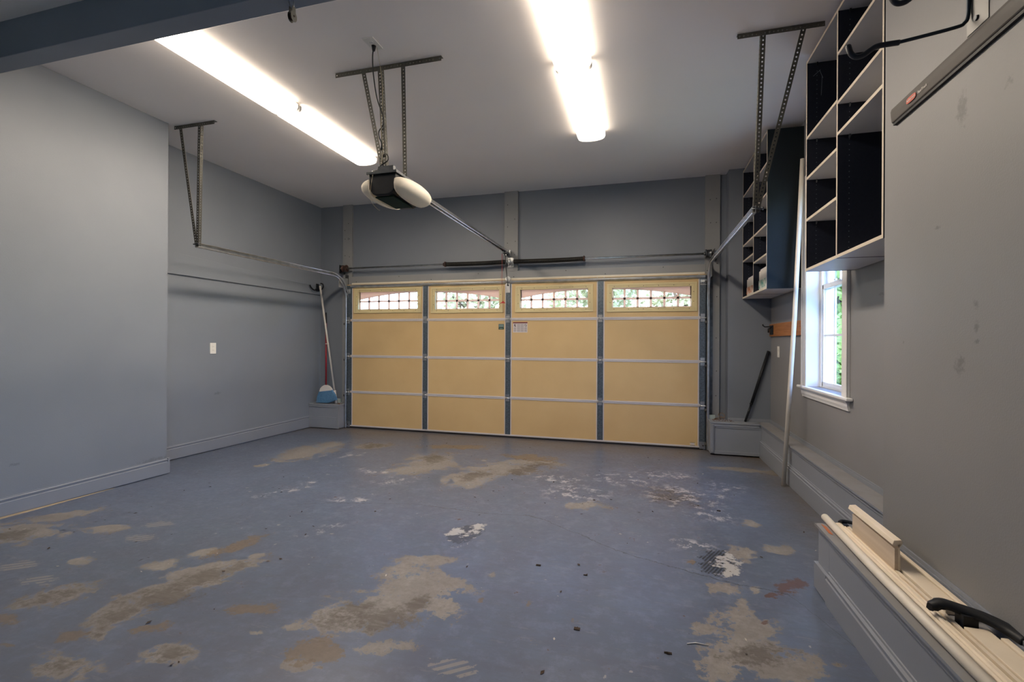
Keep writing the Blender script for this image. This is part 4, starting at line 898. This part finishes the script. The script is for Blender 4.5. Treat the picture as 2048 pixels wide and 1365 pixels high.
text('Rubbermaid', .013, X-.0226, yb_, zb_, wt_m, bd, 'badge_text').parent = bd
text('FastTrack', .017, X-.0215, 2.286, 2.278, wt_m, rl, 'rail_text')
# double hook above the rail
hk = thing('storage_hook', (X,1.988,2.340), 'large black double hook on a steel plate above the storage rail', 'storage hook')
b = MB(); b.prism([(-.055,.0),(.055,.0+.0),(.055,.09),(.04,.20),(-.04,.20),(-.055,.05)], (X,1.991,2.332), (0,-1,0), (0,0,1), (-.003,0,0)); b.build('mounting_plate', mat('zinc_plate', '7f7f7e', .45, .6), hk, bevel=.001)
b = MB(); b.tube([(X-.003,1.993,2.368), (X-.009,1.993,2.368)], .010, 6); b.build('lag_screw', steel_m, hk); b = MB(); b.tube([(X-.003,1.993,2.520), (X-.009,1.993,2.520)], .010, 6); b.build('lag_screw', steel_m, hk)
arm_m = mat('blue_black_steel_rod', '2a3742', .4, .4)
arm = smooth_path([(X-.008,2.023,2.580),(X-.010,2.023,2.460),(X-.012,2.023,2.395),(X-.022,2.023,2.373),(X-.05,2.023,2.361),(X-.20,2.023,2.339),(X-.225,2.023,2.336)])
b = MB(); b.tube(arm, .0062, 10); b.tube(smooth_path([(X-.012,1.958,2.580),(X-.012,1.958,2.460),(X-.018,1.958,2.424),(X-.035,1.958,2.420),(X-.06,1.963,2.438),(X-.11,1.990,2.488),(X-.155,2.012,2.503)]), .0065, 10); b.build('hook_arm', arm_m, hk)
grip = smooth_path([(X-.215,2.023,2.336),(X-.28,2.023,2.334),(X-.305,2.023,2.322),(X-.328,2.023,2.307),(X-.35,2.023,2.305),(X-.366,2.023,2.320),(X-.374,2.023,2.346)])
b = MB(); b.tube(grip, .0095, 12); b.ball(grip[-1], .0095, .0095, .0095); b.build('rubber_grip', blackrub_m, hk)
b = MB(); b.tube(smooth_path([(X-.150,2.010,2.503),(X-.175,2.018,2.492),(X-.200,2.022,2.478),(X-.225,2.022,2.480),(X-.240,2.022,2.505),(X-.243,2.022,2.54)]), .0095, 12); b.build('rubber_grip', blackrub_m, hk)

# pulley under the beam
pu = thing('rope_pulley', (-1.805, 2.10, 3.05), 'small steel rope pulley hanging from the ceiling beam', 'pulley')
b = MB(); b.tube(smooth_path([(-1.826,2.10,3.052),(-1.820,2.10,3.025),(-1.807,2.10,3.006),(-1.795,2.10,3.012),(-1.794,2.10,3.03),(-1.800,2.10,3.052)]), .0026, 7); b.build('hanging_hook', galv_m, pu)
pm = mat('pulley_steel', '6a6a66', .4, .8)
for s_ in (-1, 1):
    P = [(.0,-.098)] ; P = [(-.012,0),(.012,0),(.013,-.028),(.021,-.040),(.0225,-.056),(.018,-.070),(.008,-.078),(-.008,-.078),(-.018,-.070),(-.0225,-.056),(-.021,-.040),(-.013,-.028)]
    b = MB(); b.prism(P, (-1.804+s_*.009, 2.10, 3.012), (.25*s_*0,1,0), (0,0,1), (.0018*s_,0,0)); b.build('cheek_plate', pm, pu)
b = MB(); b.tube([(-1.813,2.10,2.962),(-1.795,2.10,2.962)], .0185, 16); b.tube([(-1.818,2.10,2.962),(-1.790,2.10,2.962)], .005, 8); b.build('sheave', rust_m, pu)

# ================================================================ LEFT CORNER: hook, broom, pole
wh = thing('wall_hook', (XL+.02, 6.12, 2.0), 'black double prong utility hook at the end of the left wall board', 'hook')
b = MB(); b.box(XL+.02, XL+.026, 6.09, 6.15, 1.985, 2.10); b.build('hook_plate', black_m, wh, bevel=.002)
for dy in (0, -.0):
    pass
b = MB(); b.tube(smooth_path([(XL+.026,6.14,2.02),(XL+.06,6.12,2.0),(XL+.11,6.10,2.01),(XL+.145,6.09,2.05),(XL+.135,6.09,2.09),(XL+.10,6.09,2.10)]), .010, 9); b.build('hook_arm', black_m, wh)
b = MB(); b.tube(smooth_path([(XL+.026,6.10,2.03),(XL+.05,6.03,1.998),(XL+.06,5.97,2.0),(XL+.055,5.93,2.03),(XL+.05,5.915,2.06)]), .010, 9); b.build('hook_arm', black_m, wh)
br = thing('broom', (-4.54, 6.04, .309), 'broom with red handle, white cap and splayed blue bristles', 'broom')
blue_m = mat('blue_bristle', '5f8fb5', .6, col2='4a76a0', scale=60, amt=.9)
b = MB(); random.seed(3)
cx, cy, cz = -4.545, 6.045, .50
for q in range(620):
    u = random.uniform(-1, 1); v = random.uniform(-1, 1); w_ = random.uniform(.93, 1.0)
    tp = Vector((cx-.012+u*.105, cy+v*.016, cz+.012*u+.004)); bt = Vector((cx+.012+u*.168*w_, cy+v*.036-.01, .315+.05*max(0, u)**1.5+random.uniform(0,.012)))
    md = (tp+bt)/2+Vector((u*.012, 0, 0)); b.tube([tp, md, bt], [.0024,.0022,.0016], 3, caps=False)
b.build('bristles', blue_m, br, recalc=False)
b = MB(); P = [(-.105,0),(-.09,.035),(-.06,.062),(-.025,.078),(.0,.082),(.03,.078),(.065,.060),(.09,.035),(.108,.006)]
b.prism(P+[(.108,-.006),(-.105,-.012)], (cx-.012, cy-.02, cz), (.995,0,.10), (-.10,0,.995), (0,.04,0)); b.build('broom_cap', mat('white_broom_cap', 'd9d4cf', .45), br, bevel=.006)
b = MB(); b.tube([(cx-.012, cy, cz+.07), (-4.605, 6.10, 1.50)], .0125, 10); b.tube([(-4.605,6.10,1.50),(-4.612,6.105,1.66)], .012, 10, 1); b.build('handle', [mat('dark_red_handle', '8e1f2a', .35), black_m], br)
po = thing('dustpan_pole', (-4.44, 6.10, .31), 'thin white pole hanging from the left wall hook behind the broom', 'pole')
b = MB(); b.tube([(-4.66, 6.03, 2.055), (-4.415, 6.085, .345)], .0135, 10); b.tube([(-4.44,6.08,.50),(-4.41,6.086,.31)], .022, 10); b.build('pole', mat('white_metal_pole', 'c9c4bd', .35), po)
b = MB(); b.box(-4.565, -4.515, 6.035, 6.05, 1.19, 1.20); b.build('clip', pvc_m, po)

# ================================================================ OFFCUTS ON THE NEAR LEDGE
zt_ = .329
b = MB(); b.tube([(.904, 2.80, zt_+.0175), (.888, 2.2, zt_+.0175), (.882, 1.2, zt_+.0175)], .0175, 18); tag(b.build('trim_dowel', pvc_m, (.885, 2.0, zt_)), 'round cream painted rod lying along the front edge of the near ledge', 'rod')
b = MB(); pr = [(0,0),(.040,0),(.040,.010),(.034,.016),(.030,.014),(.024,.020),(.016,.020),(.012,.015),(.006,.016),(0,.010)]
b.sweep(pr, [((.926, 2.735, zt_), (1,0,0), (0,0,1)), ((.918, 1.1, zt_), (1,0,0), (0,0,1))]); tag(b.build('trim_moulding', board_m, (.93, 1.9, zt_)), 'thin grooved cream moulding lying beside the round rod on the ledge', 'moulding')
b = MB(); b.box(.968, .980, 1.0, 2.70, zt_, zt_+.014); b.box(.958, .968, 2.2, 2.745, zt_, zt_+.008); tag(b.build('trim_lath', board_m, (.97, 1.9, zt_)), 'narrow cream lath lying under the upright offcut on the ledge', 'lath')
b = MB(); b.box(.990, 1.050, 1.95, 2.45, zt_, zt_+.018); tag(b.build('trim_board', board_m, (1.03, 2.2, zt_), bevel=.002), 'flat cream board on the ledge behind the upright offcut', 'board')
b = MB(); b.box(.985, 1.050, .9, 1.845, zt_, zt_+.018); tag(b.build('trim_board', board_m, (1.03, 1.4, zt_), bevel=.002), 'flat cream board on the ledge nearest the camera, below the black bracket', 'board')
b = MB(); b.box(1.053, 1.072, 1.93, 2.50, zt_, zt_+.022); tag(b.build('trim_strip', board_m, (1.08, 2.2, zt_), bevel=.003), 'narrow cream strip at the back of the ledge beyond the black bracket', 'strip')
b = MB(); b.box(1.053, 1.073, .9, 1.80, zt_, zt_+.022); tag(b.build('trim_strip', board_m, (1.08, 1.4, zt_), bevel=.003), 'narrow cream strip at the back of the ledge nearest the camera', 'strip')
# upright moulding offcut
oc = thing('moulding_offcut', (.98, 2.45, zt_+.014), 'short upright moulding offcut standing on the cream boards', 'moulding offcut')
ya, yb_ = 2.235, 2.635
b = MB(); b.box(.966, .978, ya, yb_, zt_+.014, zt_+.100, 0); b.build('upright_face', boardgrain_m, oc, bevel=.001)
b = MB(); b.hexa([(.978,ya,zt_+.014),(.986,ya,zt_+.014),(.986,yb_,zt_+.014),(.978,yb_,zt_+.014),(.978,ya,zt_+.118),(.984,ya,zt_+.118),(.984,yb_,zt_+.118),(.978,yb_,zt_+.118)]); b.build('back_web', board_m, oc)
b = MB(); b.prism([(-.024,-.004),(.004,-.012),(.012,.004),(.008,.018),(-.018,.014)], (.982, ya, zt_+.118), (1,0,0), (0,0,1), (0, yb_+.03-ya, 0)); b.build('top_rail', board_m, oc, bevel=.002)
# black brackets
b = MB(); pth = smooth_path([(.918,1.895,zt_+.045),(.955,1.905,zt_+.058),(1.00,1.895,zt_+.052),(1.05,1.865,zt_+.048),(1.09,1.82,zt_+.040),(1.105,1.77,zt_+.036)])
prf = [(-.027,-.010),(-.022,.004),(-.012,.010),(.012,.010),(.022,.004),(.027,-.010),(0,-.014)]
fr_ = []
for i, p in enumerate(pth):
    a = pth[max(0,i-1)]; c = pth[min(len(pth)-1,i+1)]; d = (c-a).normalized(); sd_ = d.cross(Vector((0,0,1))).normalized(); k = .45 if i < 2 else (.75 if i < 5 else 1); fr_.append((p, sd_*k, Vector((0,0,1))))
b.sweep(prf, fr_, smooth=True); b.box(.99, 1.03, 1.855, 1.90, zt_, zt_+.046)
tag(b.build('plastic_bracket', black_m, (1.0, 1.87, zt_)), 'curved black plastic handle lying across the cream boards', 'handle tool')
b = MB(); b.tube(smooth_path([(.945,2.725,zt_+.022),(.96,2.738,zt_+.026),(.99,2.735,zt_+.024),(1.03,2.725,zt_+.020)]), .009, 8); b.box(.955,.975,2.70,2.735,zt_,zt_+.02); tag(b.build('grey_bracket', blackrub_m, (.98, 2.72, zt_)), 'small dark bracket at the far end of the near ledge, behind the mouldings', 'bracket')
b = MB(); b.hexa([(.862,2.62,zt_),(.874,2.60,zt_),(.880,2.70,zt_),(.868,2.74,zt_),(.862,2.62,zt_+.0015),(.874,2.60,zt_+.0015),(.880,2.70,zt_+.0015),(.868,2.74,zt_+.0015)]); tag(b.build('wood_chip', copper_m, (.87, 2.68, zt_)), 'orange chip on the far front corner of the near ledge', 'chip')

# ================================================================ LITTER
random.seed(11)
b = MB()
for q in range(190):
    x = random.uniform(-4.0, 1.1); y = random.uniform(1.1, 5.9)**1.0; z = fz(y)+.0015; a = random.uniform(0, 6.28); l = random.uniform(.006, .017); w2 = l*random.uniform(.25, .6)
    ca, sa = math.cos(a), math.sin(a); P = [(-l,0),(0,w2),(l,0),(0,-w2)]; b0 = len(b.v)
    for (u, v) in P: b.v.append((x+u*ca-v*sa, y+u*sa+v*ca, z+random.uniform(0,.004)))
    b.face((b0,b0+1,b0+2,b0+3), 0 if random.random() < .75 else 1)
for (x, y) in [(-.57,2.60),(-.30,2.56),(-.28,2.06),(.09,2.0),(.54,3.86)]:
    for k in range(4):
        a = random.uniform(0, 6.28); l = random.uniform(.008,.014); b.box(x+random.uniform(-.01,.01), x+random.uniform(-.01,.01)+l, y+random.uniform(-.01,.01), y+random.uniform(-.01,.01)+l*.5, fz(y), fz(y)+.004, 0)
tag(b.build('leaf_litter', [mat('dry_leaf_crumb', '3a2c1e', .9), mat('pale_paint_flake', 'b9b4ab', .8)], (-1.5, 3.5, fz(3.5)), recalc=False), 'scattered leaf crumbs and paint flakes on the floor', 'litter', kind='stuff')
b = MB()
for q in range(60):
    s_ = random.random() < .45
    x, y, z = (random.uniform(-4.36,-4.30), random.uniform(6.0,6.09), .309) if s_ else (random.uniform(.76,1.0), random.uniform(6.0,6.12) if random.random() < .6 else random.uniform(5.95,6.03), .330)
    a = random.uniform(0,3.14); l = random.uniform(.006,.02); b.bar((x,y,z+.002), (x+l*math.cos(a), y+l*math.sin(a), z+random.uniform(.002,.012)), .004, .003)
tag(b.build('ledge_debris', mat('brown_debris', '5b3b26', .9, col2='7a5232', scale=60), (-1.8, 6.1, .31)), 'brown leaf debris on the two small ledges beside the door tracks', 'debris', kind='stuff')
b = MB(); b.tube([(.176,2.085,fz(2.08)+.002),(.21,2.10,fz(2.1)+.003),(.26,2.098,fz(2.1)+.002)], .0022, 5); tag(b.build('string_scrap', white_m, (.2,2.09,fz(2.09))), 'short white string scrap on the floor in front of the worn patches', 'string')

# ================================================================ OUTSIDE
gr = mat('driveway_concrete', 'aaa59c', .9, col2='97938a', scale=.8); gs = mat('lawn_grass', '8d9273', .95, col2='9c9d80', scale=2.0)
b = MB(); b.box(-12, 8, 6.42, 30, -.6, -.10, 0); struct(b.build('driveway', gr))
b = MB(); b.box(-40, -12, -30, 60, -.6, -.14); b.box(8, 40, -30, 60, -.6, -.14); b.box(-12, 8, 30, 60, -.6, -.14); b.box(1.75, 8, -30, 6.42, -.6, -.14); struct(b.build('lawn', gs))
bark = mat('tree_bark', '5b4a3a', .9, col2='6e5a48', scale=12)
def tree(nm, x, y, hgt, rad, z_c, label, n, lm, lsz=.16, trunk=True, group=None):
    root = thing(nm, (x, y, -.14), label, 'tree' if trunk else 'bush', group)
    rnd = random.Random(int(x*100+y*7)); b = MB()
    cl = [(rnd.uniform(-1,1)*rad*.6, rnd.uniform(-1,1)*rad*.6, z_c+rnd.uniform(-1,1)*hgt*.32, rad*rnd.uniform(.35,.6)) for _ in range(16)]
    for q in range(n):
        cx, cy, cz, cr = rnd.choice(cl); v = Vector((rnd.gauss(0,1), rnd.gauss(0,1), rnd.gauss(0,1))).normalized()*cr*rnd.uniform(.7,1.0)
        p = Vector((x+cx, y+cy, cz))+v; a = Vector((rnd.gauss(0,1), rnd.gauss(0,1), rnd.gauss(0,1))).normalized(); c = a.cross(Vector((rnd.gauss(0,1), rnd.gauss(0,1), rnd.gauss(0,1)))).normalized(); s_ = lsz*rnd.uniform(.6,1.2)
        b0 = len(b.v)
        for (u, w_) in ((-1,0),(0,.45),(1,0),(0,-.45)): b.v.append(tuple(p+a*u*s_+c*w_*s_))
        b.face((b0,b0+1,b0+2,b0+3))
    b.build('foliage', lm, root, recalc=False)
    t = MB(); t.tube([(x,y,-.14),(x+.05,y,hgt*.3),(x-.05,y+.05,z_c)], [rad*.09,rad*.06,rad*.03], 9)
    for k in range(5):
        cx, cy, cz, cr = cl[k]; t.tube([(x,y,hgt*.3), (x+cx*.5,y+cy*.5,(hgt*.3+cz)/2+.2), (x+cx,y+cy,cz)], [rad*.045,rad*.03,rad*.012], 6)
    t.build('trunk' if trunk else 'stem', bark, root)
tree('garden_tree', 4.5, 12.4, 5.5, 2.3, 2.5, 'sunlit green tree outside the side window', 15000, leafA, .12)
tree('garden_tree', 8.2, 19.5, 8, 3.2, 4.6, 'darker green tree farther behind the side window', 9000, leafB, .17)
tree('hedge_bush', 3.1, 8.9, 1.6, 1.0, .75, 'low green bush outside the side window, below its middle', 6000, leafA, .07, trunk=False)
tree('street_tree', -9.5, 26, 8, 3.2, 3.4, 'pale tree seen through the second door light', 4500, leafC, .24, group='trees beyond the driveway')
tree('street_tree', 1.8, 25, 8, 3.4, 3.6, 'leafy tree seen through the third and fourth door lights', 5500, leafC, .24, group='trees beyond the driveway')
tree('street_tree', -4.0, 38, 10, 4.2, 4.4, 'far tree seen between the middle door lights', 5000, leafC, .30, group='trees beyond the driveway')
